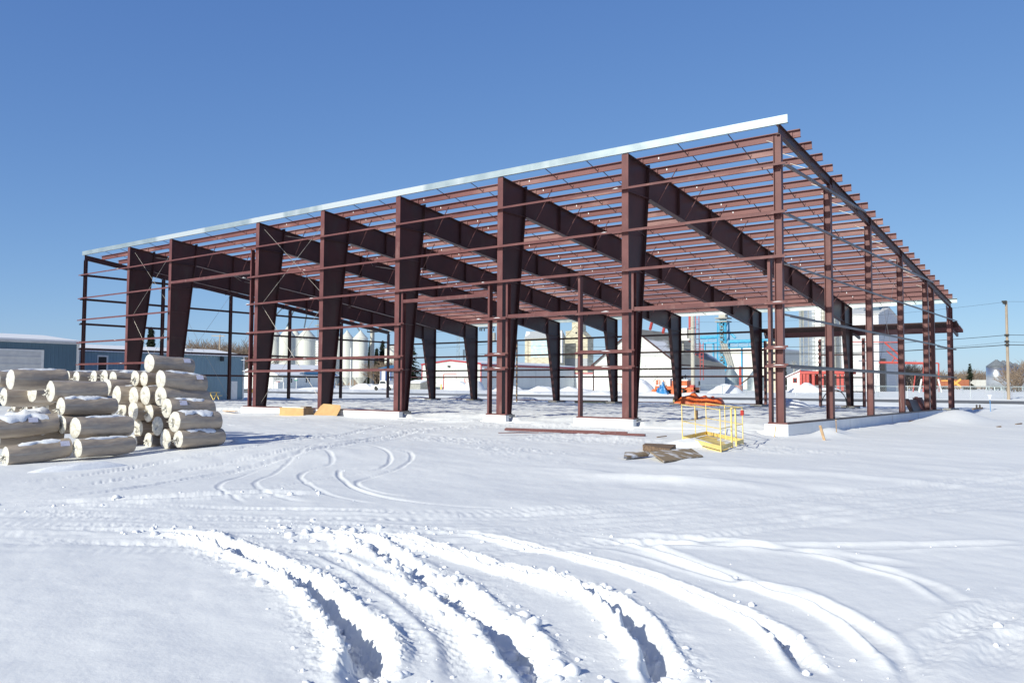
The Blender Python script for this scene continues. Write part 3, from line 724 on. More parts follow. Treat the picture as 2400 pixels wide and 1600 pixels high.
Z = lambda x, y: (x*.25510, 750+y*.25510)          # zoomed-crop pixels -> photo pixels
def end_at(zx, zy0, zy1, d=None, dia=.57):
    px, py = Z(zx, (zy0+zy1)/2); h = (zy1-zy0)*.2551
    dd = d or min(27.5, max(19.5, dia*F/h))
    P = atd(px, py, dd); return P, h/2*dd/F*1.0
RG = 'wrapped insulation rolls in the pile'
rolls = [
 # (x centre, top, bottom, depth, length, snow, label pos, tilt, text)
 (1370,310,487,24.2,1.30,0,.72,-.06,'topmost insulation roll of the right-hand stack, in clear film, its lit end at the left'),
 (1475,455,640,23.7,1.32,.4,.72,-.09,'second insulation roll from the top of the right-hand stack, pale label near far end'),
 (1475,605,795,23.6,1.42,.8,0,-.05,'third insulation roll from the top of the right-hand stack, dusted with snow'),
 (1530,715,905,23.3,1.36,.8,.18,-.05,'fourth insulation roll from the top of the right-hand stack, pale label on its near part'),
 (1603,835,1035,22.8,1.32,.9,0,-.02,'second insulation roll from the bottom of the right-hand stack, snow along its top'),
 (1637,1010,1175,22.7,1.34,1.0,0,.0,'bottom insulation roll of the right-hand stack, lying on the snow beside the long shadow'),
 (463,555,760,21.6,1.36,0,0,0,'long clean insulation roll at the top of the middle stack'),
 (557,708,885,21.4,1.38,.7,0,0,'insulation roll third from the bottom of the middle stack, with snow along its top edge'),
 (690,888,1095,20.9,1.40,.45,0,0,'insulation roll second from the bottom of the middle stack, broad white end facing the sun'),
 (708,1090,1270,20.6,1.40,.4,0,.02,'bottom insulation roll of the middle stack, resting on the snow'),
 (95,450,645,21.8,1.36,.3,0,.02,'uppermost insulation roll at the far left of the pile, smooth grey-brown film'),
 (48,1160,1350,19.6,1.42,.8,.80,.10,'lowest insulation roll at the left edge, tilted, with a label near its right end'),
 (-150,900,1105,20.0,1.62,1.1,.55,.06,'insulation roll at the left edge half buried in snow, label on its side'),
 (-30,1030,1190,20.4,1.52,1.3,0,.06,'snow-covered insulation roll wedged just above the lowest left one'),
 (-30,465,625,23.5,1.2,.3,0,0,'insulation roll cut by the left picture edge, level with the uppermost left one'),
 (32,622,795,23.4,1.3,0,0,0,'insulation roll at the left edge below the uppermost left one, deep dimple in its end'),
 (198,590,755,24.2,1.2,0,0,0,'insulation roll with a torn plastic tail below the uppermost left roll'),
 (292,565,762,23.6,1.2,.5,0,0,'insulation roll right of the torn one, snow on top, beside the long clean roll'),
 (228,748,855,25.0,1.2,0,0,0,'small white roll end, leftmost of the three low ones in front of the drift'),
 (325,742,868,24.6,1.2,0,0,0,'small white roll end, middle one of the three low ones above the drift'),
 (415,718,868,24.4,1.2,0,0,0,'small white roll end, right one of the three low ones, under the long clean roll'),
 (120,750,850,25.4,1.2,.9,0,0,'insulation roll mostly under snow at the left, above the label roll'),
 (618,463,560,27.5,1.3,.5,0,0,'far insulation roll peeking out right behind the uppermost left one'),
 (700,468,590,27.3,1.3,.5,0,0,'far insulation roll, second in the back row behind the middle stack'),
 (860,460,590,27.0,1.3,.4,0,0,'far insulation roll, third in the back row, with loose film at its end'),
 (957,458,595,26.5,1.3,.3,0,0,'far insulation roll in the back row, left of the two touching white ends'),
 (1038,468,608,26.0,1.4,.7,0,0,'far insulation roll in the back row, right of the two touching white ends, snowy side'),
 (985,538,700,25.5,1.2,0,0,0,'insulation roll with crumpled end just below the two touching ends of the back row'),
 (1072,600,780,25.0,1.3,.3,0,0,'insulation roll with a dark hole in its end, left of the right-hand stack'),
 (1240,460,612,25.2,1.3,.3,0,0,'upper white roll end left of centre under the topmost roll'),
 (1322,470,612,25.0,1.3,0,0,0,'upper white roll end directly under the topmost roll'),
 (1225,610,790,24.9,1.3,0,0,0,'white roll end in the second layer below the topmost roll, left one'),
 (1333,600,785,24.6,1.3,.2,0,0,'white roll end in the second layer below the topmost roll, right one'),
 (1122,748,905,26.0,1.2,0,0,0,'shaded roll end in the dark gap left of the right-hand stack'),
 (1223,745,930,24.6,1.3,0,0,0,'teardrop-shaped white roll end with a drooping film tail in the right-hand stack'),
 (1360,755,942,24.6,1.3,0,0,0,'half-shaded roll end in the third layer of the right-hand stack'),
 (1268,900,1088,24.8,1.2,0,0,0,'shaded roll end with a star-shaped pucker in the right-hand stack'),
 (1446,880,1068,23.8,1.3,0,0,0,'sunlit roll end with torn film below the half-shaded one'),
 (1222,1050,1192,24.6,1.2,0,0,0,'shaded roll end at the bottom of the stack, leftmost'),
 (1362,1030,1185,24.0,1.2,0,0,0,'shaded roll end at the bottom of the stack, between two others'),
 (1520,1000,1190,23.2,1.3,0,0,0,'sunlit roll end at the bottom, just left of the bottom long roll'),
 (567,873,1050,21.3,1.3,0,0,0,'white roll end with a snowy tail left of the broad-ended middle roll'),
]
for (x, t_, b_, d, L, sn, lb, tl, txt) in rolls:
    P, r = end_at(x, t_, b_, d)
    roll(txt, P, r, L, yaw=rng.uniform(-.035,.035), tilt=tl, snow=sn, lab=lb)
# snow banked against the pile (shown as drifts between rolls)
def drift(name, label, c, sx, sy, h, seed, rz=0):
    nx, ny = 34, 26; vs = []; X0 = np.linspace(-1, 1, nx); Y0 = np.linspace(-1, 1, ny)
    for y in Y0:
        for x in X0:
            rr = math.hypot(x, y); e = max(0, 1-rr*rr)
            n_ = float(fbm(np.array([x*1.7+seed]), np.array([y*1.7]), seed, 4)[0])
            vs.append((x*sx, y*sy, h*e**.8*(1+.55*n_)-.12*min(1, rr*rr)))
    fs = [(j*nx+i, j*nx+i+1, (j+1)*nx+i+1, (j+1)*nx+i) for j in range(ny-1) for i in range(nx-1)]
    m = MB(); m.add(vs, fs); o = m.build(name, M['snow'], None, True)
    o.location = tuple(map(float, c)); o.rotation_euler = (0, 0, rz); tag(o, label, 'snow drift'); return o
p = atd(*Z(150, 880), 21.5); drift('snow_drift', 'smooth snow drift lying over the low rolls at the left of the pile', (p[0], p[1]+.3, p[2]-.35), .55, .9, .55, 3)
p = atz(130, 1102, -.62); drift('snow_drift', 'lumpy bank of broken snow in front of the lowest left roll', (p[0]+.1, p[1]+.5, gh(p[0], p[1])-.05), .28, 1.5, .20, 5, -.05)
p = atz(565, 1040, -.50); drift('snow_drift', 'small pointed snow heap in the shadow right of the pile', (p[0], p[1], gh(p[0], p[1])-.03), .32, .42, .20, 9)

# ------------------------------------------------------------------ things lying round the site
M['yellow'] = pm('yellow_paint', (.88, .68, .24), (.80, .58, .17), scale=4, rough=.5, extra=((.25, .13, .05), 8, .62, .75, (1,1,1)))
M['board'] = pm('weathered_board', (.36, .27, .17), (.22, .16, .10), scale=5, rough=.85, stretch=(.4,6,1), bump=.004, bscale=12, extra=((.80, .80, .82), 3.5, .52, .68, (1,1,1)))
M['timber'] = pm('old_timber', (.24, .155, .095), (.11, .07, .045), scale=4, rough=.9, stretch=(.6,4,4), bump=.006, bscale=10)
M['pine'] = pm('new_pine', (.66, .46, .27), (.55, .36, .2), scale=5, rough=.8, stretch=(2,2,.3), bump=.001)
M['card'] = pm('cardboard', (.60, .38, .17), (.52, .32, .14), scale=2.5, rough=.8, bump=.002)
M['card_end'] = pm('dark_cardboard', (.28, .20, .13), (.19, .135, .09), scale=5, rough=.85, bump=.004)  # darker brown cardboard for the carton end
# yellow work platform (man basket), skewed and half drifted in
bp = atz(1640, 1046, GZ); bz = gh(bp[0], bp[1])
B0 = atz(1690, 1056, GZ); B1 = atz(1600, 1036, GZ); B2 = atz(1742, 1037, GZ)
u = np.array([B1[0]-B0[0], B1[1]-B0[1]]); v = np.array([B2[0]-B0[0], B2[1]-B0[1]])
bk = thing('work_platform', 'yellow steel work platform with tube railings, tilted and half sunk in the snow', 'work platform', (B0[0], B0[1], gh(B0[0], B0[1])))
def bpnt(a, b, z): return (B0[0]+u[0]*a+v[0]*b+.03*z*u[0]/3, B0[1]+u[1]*a+v[1]*b, GZ-.03+z+.06*a-.02*b)
posts = {'A':(0,0),'B':(1,0),'C':(1,1),'D':(0,1),'E':(.02,.50),'F':(0,.66),'G':(.99,.5),'H':(.45,1.0)}
for k_, (a, b) in posts.items():
    m = MB(); w_ = .014 if k_ not in 'EF' else .026
    m.beam(bpnt(a,b,-.05), bpnt(a,b,1.16), w_*1.6, w_*1.6); m.build('post', M['yellow'], bk)
for z in (1.14, .62):
    for a, b in (('A','B'),('B','C'),('C','D'),('A','E'),('F','D')):
        if z > 1 and (a, b) == ('F','D'): pass
        m = MB(); m.beam(bpnt(*posts[a], z), bpnt(*posts[b], z), .022, .022); m.build('rail', M['yellow'], bk)
m = MB(); m.beam(bpnt(0,.5,1.15), bpnt(0,.66,1.15), .035, .035); m.build('gate_rail', M['yellow'], bk)
for a, b in (('A','B'),('B','C'),('C','D'),('A','E'),('F','D')):
    m = MB(); p0 = bpnt(*posts[a], .10); p1 = bpnt(*posts[b], .10); m.beam(p0, p1, .012, .12); m.build('toe_board', M['yellow'], bk)
m = MB(); m.add([bpnt(0,0,.01), bpnt(1,0,.01), bpnt(1,1,.01), bpnt(0,1,.01), bpnt(0,0,-.07), bpnt(1,0,-.07), bpnt(1,1,-.07), bpnt(0,1,-.07)],
      [(0,1,2,3),(7,6,5,4),(0,4,5,1),(1,5,6,2),(2,6,7,3),(3,7,4,0)]); m.build('floor_pan', M['yellow'], bk)
m = MB(); p0 = bpnt(.98,.52,.75); m.box(p0[0]-.03, p0[0]+.05, p0[1]-.05, p0[1]+.05, p0[2]-.12, p0[2]+.18); m.build('control_box', M['timber'], bk)
m = MB(); p0 = bpnt(0,1,.98); m.box(p0[0]-.05, p0[0]+.05, p0[1]-.03, p0[1]+.03, p0[2]-.08, p0[2]+.08); m.build('red_lamp', pm('red_plastic', (.45,.03,.02), rough=.4), bk)
c_ = bpnt(.78, -.05, 0); drift('snow_drift', 'low drift blown over the left corner of the yellow platform', (c_[0]+.05, c_[1]-.15, gh(c_[0],c_[1])-.05), 1.05, .95, .26, 12)

def slab(name, label, cat, pts, th, mat, parent=None):
    """tilted board: four world corners of the top face"""
    a = [Vector(p) for p in pts]; n_ = (a[1]-a[0]).cross(a[3]-a[0]).normalized()
    if n_.z < 0: n_ = -n_
    m = MB(); m.add([tuple(p) for p in a]+[tuple(p-n_*th) for p in a], [(0,1,2,3),(7,6,5,4),(0,4,5,1),(1,5,6,2),(2,6,7,3),(3,7,4,0)])
    o = m.build(name, mat, None); tag(o, label, cat); return o
def G3(x, y, dz=0): p = atz(x, y, GZ+dz); return (p[0], p[1], GZ+dz)
slab('plywood_sheet', 'weathered plywood sheet lying tilted in the snow in front of the yellow platform', 'board', [G3(1556,1080,.02), G3(1522,1056,.16), G3(1620,1050,.14), G3(1648,1068,.0)], .035, M['board'])
slab('plank', 'short brown plank poking from the snow left of the plywood sheet', 'plank', [G3(1462,1070,.06), G3(1464,1059,.10), G3(1524,1057,.12), G3(1520,1064,.06)], .05, M['board'])
slab('timber_block', 'dark old timber beam lying on the snow behind the plywood sheet', 'timber', [G3(1570,1052,.16), G3(1506,1042,.14), G3(1512,1038,.14), G3(1584,1041,.17)], .16, M['timber'])
def rod_thing(name, label, cat, p0, p1, w, h, mat): m = MB(); m.beam(p0, p1, w, h); o = m.build(name, mat); tag(o, label, cat); return o
# steel members on the snow
for (x0,y0,x1,y1,w_,h_,lab) in ((1184,1006,1512,1019,.10,.075,'longest dark red steel channel lying on the snow along the foundation'),
                                (1186,1003.5,1470,1013,.09,.05,'dark red steel channel resting against the longest one'),
                                (1168,1014,1262,1013.5,.07,.025,'short thin red steel strip left of the long channels')):
    rod_thing('steel_channel', lab, 'steel channel', G3(x0,y0,.06 if h_ > .03 else .03), G3(x1,y1,.05), w_, h_, M['primer'])
rod_thing('wood_scrap', 'thin dark stick on the snow left of the yellow platform', 'stick', G3(1540,1024,.03), G3(1562,1021.5,.05), .04, .03, M['timber'])
# stakes
rod_thing('survey_stake', 'pale wooden stake standing against the white corner of the foundation', 'stake', G3(1815,1024,0), tuple(atd(1818,999, float(np.dot(np.array(G3(1815,1024))-CAM, FW)))), .075, .03, M['pine'])
d_ = float(np.dot(np.array(G3(1932,1033))-CAM, FW))
rod_thing('survey_stake', 'leaning pale wooden stake in the snow right of the foundation corner', 'stake', G3(1933,1034,-.03), tuple(atd(1922,997,d_)), .085, .03, M['pine'])
d2 = float(np.dot(np.array(G3(1961,1022,.05))-CAM, FW))
rod_thing('survey_stake', 'thin wooden stake standing in a small pale blue tub', 'stake', G3(1961,1022,.0), tuple(atd(1959,984,d2)), .035, .03, M['pine'])
p = G3(1961,1022.5,0); m = MB(); m.lathe([(.11,0),(.125,.12),(.105,.12),(.10,.02)], 16, (p[0]+.05,p[1],p[2]))
o = m.build('tub', pm('pale_blue_plastic', (.42,.60,.75), rough=.5), None, True); tag(o, 'small pale blue plastic tub on the snow around a thin stake', 'tub')
p = G3(1832,1020,0); o = MB().box(p[0]-.05,p[0]+.05,p[1]-.05,p[1]+.05,p[2],p[2]+.14).build('cable_box', M['galv']); tag(o, 'tiny grey box in the snow at the foundation corner', 'box')
rod_thing('plank', 'pale plank end sticking out of the snow below the end wall foundation', 'plank', tuple(atx(2133,986,.9)), tuple(atx(2162,984.5,1.0)), .14, .05, M['pine'])
rod_thing('plank', 'flat pale plank on the snow at the left end of the foundation', 'plank', (-33.0,-.9,-.26), (-31.6,-1.0,-.27), .16, .04, M['pine'])
# cardboard cartons
cx = atz(690, 972, GZ+.1); cy = -1.05
ct = thing('cardboard_carton', 'closed long cardboard carton with a dark end, leaning on the foundation', 'carton', (-28.3,-1.2,-.42))
xl, xr = aty(655, 960, -1.2)[0], aty(711, 960, -1.2)[0]
m = MB(); zt = aty(690, 955.5, -1.2)[2]; m.box(xl, xr, -1.2, -.55, -.50, zt); m.build('carton_body', M['card'], ct)
m = MB(); m.box(xr+.003, xr+.03, -1.2, -.55, -.50, zt-.02); m.box(xr-.5, xr-.05, -1.0, -.6, zt+.003, zt+.08); m.build('carton_end', M['card_end'], ct)
m = MB(); m.box(xl+.1, xr-.1, -1.1, -.6, zt+.004, zt+.035); m.build('snow_cap', M['snow'], ct)
ct = thing('cardboard_carton', 'open cardboard carton with a raised lid flap beside the closed carton', 'carton', (-26.8,-1.0,-.42))
xa, xb, xc = aty(736,960,-1.0)[0], aty(779,960,-1.0)[0], aty(797,955,-.45)[0]
zt2 = aty(770,946,-.45)[2]; zb = -.48
m = MB(); m.add([(xa,-1.0,zb),(xb-.1,-1.0,zb),(xc,-.45,zt2-.05),(xa+.1,-.45,zt2)], [(0,1,2,3)]); m.add([(xa,-1.0,zb-.03),(xb-.1,-1.0,zb-.03),(xc,-.42,zt2-.08),(xa+.1,-.42,zt2-.03)], [(0,1,2,3)])
m.add([(xa+.1,-.45,zt2),(xc,-.45,zt2-.05),(xc,-.40,zt2-.12),(xa+.1,-.40,zt2-.12)], [(0,1,2,3)]); m.build('carton_tray', M['card'], ct)
m = MB(); m.add([(xb-.1,-1.0,zb),(xb+.25,-1.05,zb-.02),(xc+.12,-.5,zt2-.2),(xc,-.45,zt2-.05)], [(0,1,2,3)]); m.add([(xa,-1.0,zb),(xa-.35,-.8,zb+.1),(xa-.15,-.45,zt2-.12),(xa+.1,-.45,zt2)], [(0,1,2,3)])
m.build('carton_flap', M['card'], ct)
# inside the hall
M['tarp'] = pm('orange_tarp', (.90, .21, .06), (.72, .13, .04), scale=2, rough=.42, bump=.02, bscale=5)
def tarp(name, label, c, sx, sy, h, seed, mat, folds=4, rk=.32):
    nx, ny = 60, 34; vs = []
    for j in range(ny):
        for i in range(nx):
            x = -1+2*i/(nx-1); y = -1+2*j/(ny-1); e = max(0, 1-(abs(x)**3))*max(0, 1-(abs(y)**2.4))
            n_ = float(fbm(np.array([x*2.2+seed]), np.array([y*1.2+seed]), seed, 3)[0]); r_ = 1-abs(float(vn(np.array([x*folds+y*1.3]), np.array([y*1.1+x]), seed+3)[0]))*3.2
            vs.append((x*sx*(1+.1*n_), y*sy*(1+.15*n_), h*e**.6*(.72+.75*n_+rk*r_)))
    fs = [(j*nx+i, j*nx+i+1, (j+1)*nx+i+1, (j+1)*nx+i) for j in range(ny-1) for i in range(nx-1)]
    m = MB(); m.add(vs, fs); o = m.build(name, mat, None, True); o.location = tuple(map(float, c)); tag(o, label, 'tarp'); return o
pa, pb = atz(1611,948,-.12), atz(1704,948,-.12)
tarp('orange_tarp', 'crumpled orange tarp heaped on the snow under the roof', ((pa[0]+pb[0])/2, (pa[1]+pb[1])/2-1.2, -.2), abs(pb[0]-pa[0])/2+.75, 1.2, .92, 4, M['tarp'], 4, .14)
M['tank'] = pm('tan_steel', (.48, .36, .16), (.34, .26, .13), scale=2, rough=.6)
pc, pd = aty(1582,940,32.6), aty(1630,940,32.6)
ct = thing('cylindrical_drum', 'long tan steel drum lying behind the orange tarp', 'drum', (pc[0], 32.6, -.3))
m = MB(); m.cyl((pc[0],32.6,.10), (pd[0],32.6,.13), .40, n=20); m.build('shell', M['tank'], ct, False)
m = MB(); m.cyl((pc[0]+.75,32.6,.105), (pc[0]+.80,32.6,.107), .425, n=20); m.build('hoop', M['timber'], ct)
m = MB(); m.cyl((pd[0]+.003,32.6,.13), (pd[0]+.9,32.7,.13), .36, n=20); m.build('open_end', M['card_end'], ct)
# steel plates by the right end wall
PL = M['primer_dark']
for (x0,x1,yt,yb,lab) in ((2133,2153,937,964,'brown steel plate bundle leaning at the end wall, left one'),(2154,2166,932,962,'brown steel plate leaning at the end wall, right one')):
    a = atx(x0, yb, -.35); b = atx(x1, yb-1, -.35); c0 = atx(x0-3, yt, -.35)
    m = MB(); z0 = -.1; zt = c0[2]
    m.add([(-.35,a[1],z0),(-.35,b[1],z0),(-.62,b[1]-.2,zt),(-.62,a[1]-.35,zt),(-.15,a[1]-.1,z0),(-.15,b[1],z0),(-.40,b[1]-.2,zt+.02),(-.40,a[1]-.3,zt+.02)], [(0,1,2,3),(7,6,5,4),(0,4,5,1),(1,5,6,2),(2,6,7,3),(3,7,4,0)])
    m.beam((-.25,a[1]+.1,z0), (-.48,a[1]-.1,zt+.06), .3, .05)
    o = m.build('steel_plate', PL if x0 == 2133 else M['primer']); tag(o, lab, 'steel plate')
p = atx(2120,962,-.1); o = MB().cyl((-.25,p[1]+.1,.0),(-.28,p[1],.30),.07,.08,10).build('yellow_can', pm('bright_yellow', (.8,.75,.05), rough=.5)); tag(o, 'small yellow can on the sill of the end wall', 'can')
# hose arch
pts = []
hc = aty(1954, 958, 30.0); hw = abs(aty(1985,958,30.0)[0]-aty(1924,958,30.0)[0])/2; zt = aty(1954,913.5,30.0)[2]
for i in range(21): a = math.pi*i/20; pts.append((hc[0]-math.cos(a)*hw, 30.0+.3*math.sin(a), -.15+(zt+.15)*math.sin(a)**.85))
m = MB(); m.tube(pts, .035, 6); m2 = MB(); pts2 = [(hc[0]-hw+.2+2*hw*.95*i/10, 29.2+.35*math.sin(i*.9), -.10+.03*math.sin(i*2)) for i in range(11)]; m2.tube(pts2, .035, 6); o = m2.build('hose', pm('black_rubber_b', (.02,.02,.02), rough=.5)); tag(o, 'loose black hose lying flat on the snow below the hose arch', 'hose')
o = m.build('hose', pm('black_rubber', (.02,.02,.02), rough=.5)); tag(o, 'black hose arching up from the snow between the posts of the far wall', 'hose')
# right of the hall
p = atz(2322, 968, -.35); m = MB(); ct = thing('marker_post', 'thin blue marker post with a white cap in the snow right of the hall', 'marker post', (p[0], p[1], -.4))
dd = float(np.dot(p-CAM, FW)); t0 = atd(2320, 935, dd); t1 = atd(2320, 927, dd)
MB().cyl((p[0],p[1],-.4), tuple(t0), .022, n=8).build('post', pm('blue_paint', (.10,.30,.62), rough=.5), ct); m = MB(); m.cyl(tuple(t0), tuple(t1), .075, .085, 10); m.box(t1[0]-.12,t1[0]+.12,t1[1]-.02,t1[1]+.02,t1[2]+.002,t1[2]+.04); m.build('cap', M['snow'], ct)
p = atz(2296, 962, -.3); ct = thing('wooden_barrier', 'broken wooden barrier of two posts and a board behind the snow mound', 'barrier', (p[0], p[1], -.3)); dd = float(np.dot(p-CAM, FW))
for x in (2289, 2296.5):
    a = atd(x, 964, dd); b = atd(x, 948, dd); MB().beam(tuple(a), tuple(b), .09, .09).build('post', M['pine'], ct)
a = atd(2279, 959, dd); b = atd(2304, 956, dd); MB().beam((a[0],a[1]-.08,a[2]), (b[0],b[1]-.08,b[2]), .04, .16).build('board', M['pine'], ct)
for x0, y0, x1, y1, lab in ((2337,1000,2345,999,'small brown wood scrap right of the snow mound'),(2381,994,2394,992,'dark clod and twig near the right picture edge'),(2325,985,2331,984,'tiny twig on the slope of the snow mound')):
    rod_thing('wood_scrap', lab, 'wood scrap', G3(x0,y0,.02), G3(x1,y1,.05), .08, .05, M['timber'])

# ------------------------------------------------------------------ the town behind
def sid(name, c, sp=.3, dp=.02, rough=.55, extra=None, ax='XY', metal=0):
    M[name] = pm(name, c, tuple(x*.93 for x in c), scale=1.2, rough=rough, ribs=(ax, sp, dp), stretch=(1,1,.2), extra=extra, metal=metal); return M[name]
sid('blue_siding', (.085, .155, .215)); sid('pale_blue_siding', (.20, .31, .38)); sid('white_siding', (.70, .73, .68), sp=.6, dp=.015)
sid('grey_shade_siding', (.70, .74, .74), sp=.6, dp=.015); sid('cream_siding', (.66, .65, .58), sp=.5)  # grey link walls; on white halls, sunless-side shade put into the colour
M['white'] = pm('white_paint', (.80,.80,.78), (.72,.72,.70), scale=3, rough=.5)
M['white_dim'] = pm('white_door', (.66,.66,.64), (.58,.58,.57), scale=2, rough=.5, ribs=('Z', .6, .03))
M['redtrim'] = pm('red_trim', (.42,.035,.045), rough=.5)
M['dark'] = pm('dark_opening', (.02,.02,.025), rough=.3)
M['glass'] = pm('window_glass', (.05,.06,.07), rough=.08)
M['blueroof'] = pm('blue_roof', (.06,.20,.36), rough=.45)
M['bin'] = pm('bin_cream', (.70,.70,.63), (.62,.62,.56), scale=.4, rough=.4, stretch=(1,1,.15))
M['bincorrugated'] = pm('corrugated_steel', (.62,.65,.66), (.50,.53,.55), scale=.6, rough=.34, metal=.75, ribs=('Z', .8, .03), extra=((.66,.58,.38), .5, .58, .7, (1,1,.1)))  # own colour of the ribbed bin steel
M['pole'] = pm('pole_wood', (.45,.36,.27), (.32,.26,.20), scale=6, rough=.85, stretch=(1,1,.15), bump=.003)
M['concpole'] = pm('concrete_pole', (.52,.50,.43), (.44,.42,.37), scale=4, rough=.85)
M['elev'] = pm('weathered_boards', (.64,.60,.47), (.42,.38,.28), scale=1.6, rough=.9, stretch=(.25,.25,2.5), detail=8, lo=.42, hi=.58, extra=((.24,.22,.17), 1.1, .60, .70, (.3,.3,3)))
M['elevblue'] = pm('faded_blue_sign', (.42,.58,.62), (.58,.60,.50), scale=1.2, rough=.9, stretch=(.4,.4,2.0), detail=8, lo=.38, hi=.52)
M['elevgrey'] = pm('grey_sheeting', (.40,.42,.44), (.34,.36,.38), scale=2, rough=.6)
M['annex'] = pm('annex_shingles', (.66,.66,.66), (.56,.57,.59), scale=3, rough=.7, ribs=('Z', .5, .02))
M['bluesteel'] = pm('blue_steel', (.07,.40,.62), (.05,.32,.52), scale=2, rough=.5)
M['greysteel'] = pm('grey_steel', (.36,.36,.33), (.28,.28,.26), scale=2, rough=.6)
M['redsteel'] = pm('red_steel', (.50,.085,.07), (.42,.06,.05), scale=2, rough=.55)
M['roofgrey'] = pm('quonset_roof', (.30,.29,.24), (.24,.235,.20), scale=.35, rough=.6, extra=((.82,.83,.85), .16, .46, .52, (1,.35,1)))
M['spruce'] = pm('spruce_needles', (.040,.058,.030), (.018,.028,.016), scale=3, rough=.8)
M['spruce_snow'] = M['snow']
M['bark'] = pm('bark', (.16,.12,.09), (.10,.075,.06), scale=8, rough=.9)
M['twig'] = pm('twigs', (.27,.20,.145), (.19,.14,.10), scale=4, rough=.9)
M['orange'] = pm('orange_paint', (.72,.19,.07), (.60,.14,.05), scale=3, rough=.5)
M['rubber'] = pm('tyre_rubber', (.03,.03,.03), rough=.8)
M['bluetarp'] = pm('blue_tarp', (.03,.22,.50), (.02,.15,.38), scale=3, rough=.4, bump=.02, bscale=5)
M['rust'] = pm('rail_rust', (.36,.12,.055), (.26,.08,.04), scale=.5, rough=.75, stretch=(.3,.3,1))
M['railgrey'] = pm('rail_grey', (.50,.50,.48), (.40,.40,.38), scale=.5, rough=.7, stretch=(.3,.3,1))
def dep(p): return float(np.dot(np.asarray(p)-CAM, FW))

def hall(name, label, cat, x0, x1, y0, y1, zb, ze, zrid, wall, roof, trim=None, ridge='y', side=None, oh=.15, snowroof=.12, group=None):
    """gabled building; ridge along y or x; returns the empty"""
    t = thing(name, label, cat, ((x0+x1)/2, y0, zb), group)
    m = MB()
    if ridge == 'y':
        xm = (x0+x1)/2; poly = [(x0,zb-.6),(x1,zb-.6),(x1,ze),(xm,zrid),(x0,ze)]
        m.prism(poly, 'y', y0, y1); m.build('wall', wall, t)
        if side: MB().box(x1+.003, x1+.02, y0+.02, y1-.02, zb-.6, ze-.05).build('side_wall', side, t)
        for s, xa in ((-1, x0-oh), (1, x1+oh)):
            r = MB(); sl_ = (zrid-ze)/(xm-x0); zl = ze-sl_*oh
            r.add([(xa,y0-oh,zl),(xm,y0-oh,zrid),(xm,y1+oh,zrid),(xa,y1+oh,zl),(xa,y0-oh,zl+snowroof),(xm,y0-oh,zrid+snowroof),(xm,y1+oh,zrid+snowroof),(xa,y1+oh,zl+snowroof)],
                  [(0,1,2,3),(7,6,5,4),(0,4,5,1),(1,5,6,2),(2,6,7,3),(3,7,4,0)]); r.build('roof', roof, t)
        if trim:
            for xa in (x0-oh, x1+oh):
                zl = ze-(zrid-ze)/(xm-x0)*oh
                b = MB(); b.beam((xa, y0-oh-.04, zl+snowroof*.4), (xm, y0-oh-.04, zrid+snowroof*.4), .06, .28); b.build('rake_trim', trim, t)
            for xa in (x0, x1): MB().box(xa-.12, xa+.12, y0-.05, y0-.01, zb-.5, ze).build('corner_trim', trim, t)
            MB().box(x1+oh+.01, x1+oh+.08, y0-oh, y1+oh, ze-.32, ze-.02).build('gutter', trim, t)
    else:
        ym = (y0+y1)/2; m.prism([(y0,zb-.6),(y1,zb-.6),(y1,ze),(ym,zrid),(y0,ze)], 'x', x0, x1); m.build('wall', wall, t)
        for ya in (y0-oh, y1+oh):
            r = MB(); zl = ze-(zrid-ze)/(ym-y0)*oh
            r.add([(x0-oh,ya,zl),(x0-oh,ym,zrid),(x1+oh,ym,zrid),(x1+oh,ya,zl),(x0-oh,ya,zl+snowroof),(x0-oh,ym,zrid+snowroof),(x1+oh,ym,zrid+snowroof),(x1+oh,ya,zl+snowroof)],
                  [(0,1,2,3),(7,6,5,4),(0,4,5,1),(1,5,6,2),(2,6,7,3),(3,7,4,0)]); r.build('roof', roof, t)
    return t

# blue sheds at the left (long walls face +X)
X1 = atx(570, 936, -68)[0]; pb = atx(570, 936, -68); zb = pb[2]; ze = atx(570, 836, -68)[2]; Y0s = atx(150, 850, -68)[1]; Y1s = pb[1]
t = thing('metal_shed', 'long low pale blue steel shed with snowy roof behind the left end of the hall', 'shed', (-68, Y1s, zb))
MB().box(-80, -68, Y0s-14, Y1s, zb-.5, ze).build('wall', M['pale_blue_siding'], t)
m = MB(); m.add([(-67.7,Y0s-14,ze),(-67.7,Y1s+.3,ze),(-74,Y1s+.3,ze+.75),(-74,Y0s-14,ze+.75),(-80.3,Y1s+.3,ze),(-80.3,Y0s-14,ze),(-67.7,Y0s-14,ze+.14),(-67.7,Y1s+.3,ze+.14),(-74,Y1s+.3,ze+.92),(-74,Y0s-14,ze+.92),(-80.3,Y1s+.3,ze+.14),(-80.3,Y0s-14,ze+.14)],
      [(0,1,2,3),(3,2,4,5),(6,9,8,7),(9,11,10,8),(0,6,7,1),(1,7,8,2),(2,8,10,4),(0,3,9,6),(3,5,11,9),(4,10,11,5)]); m.build('roof', M['snow'], t)
MB().box(-67.99,-67.93, Y1s-.15, Y1s+.02, zb-.4, ze).build('corner_trim', M['white'], t)
def onx(x0, x1, yt, yb, X, name, mat, parent, proud=.04):
    a = atx(x0, yb, X); b = atx(x1, yb, X); c0 = atx((x0+x1)/2, yt, X); return MB().box(X+.005, X+proud, a[1], b[1], min(a[2],b[2]), c0[2]).build(name, mat, parent)
onx(541, 555, 893, 935, -68, 'door', M['white'], t)
f = onx(225.5, 251.5, 832, 905, -68, 'door', M['white'], t); onx(229, 247.5, 836, 905, -67.96, 'doorway', M['dark'], f, .03)
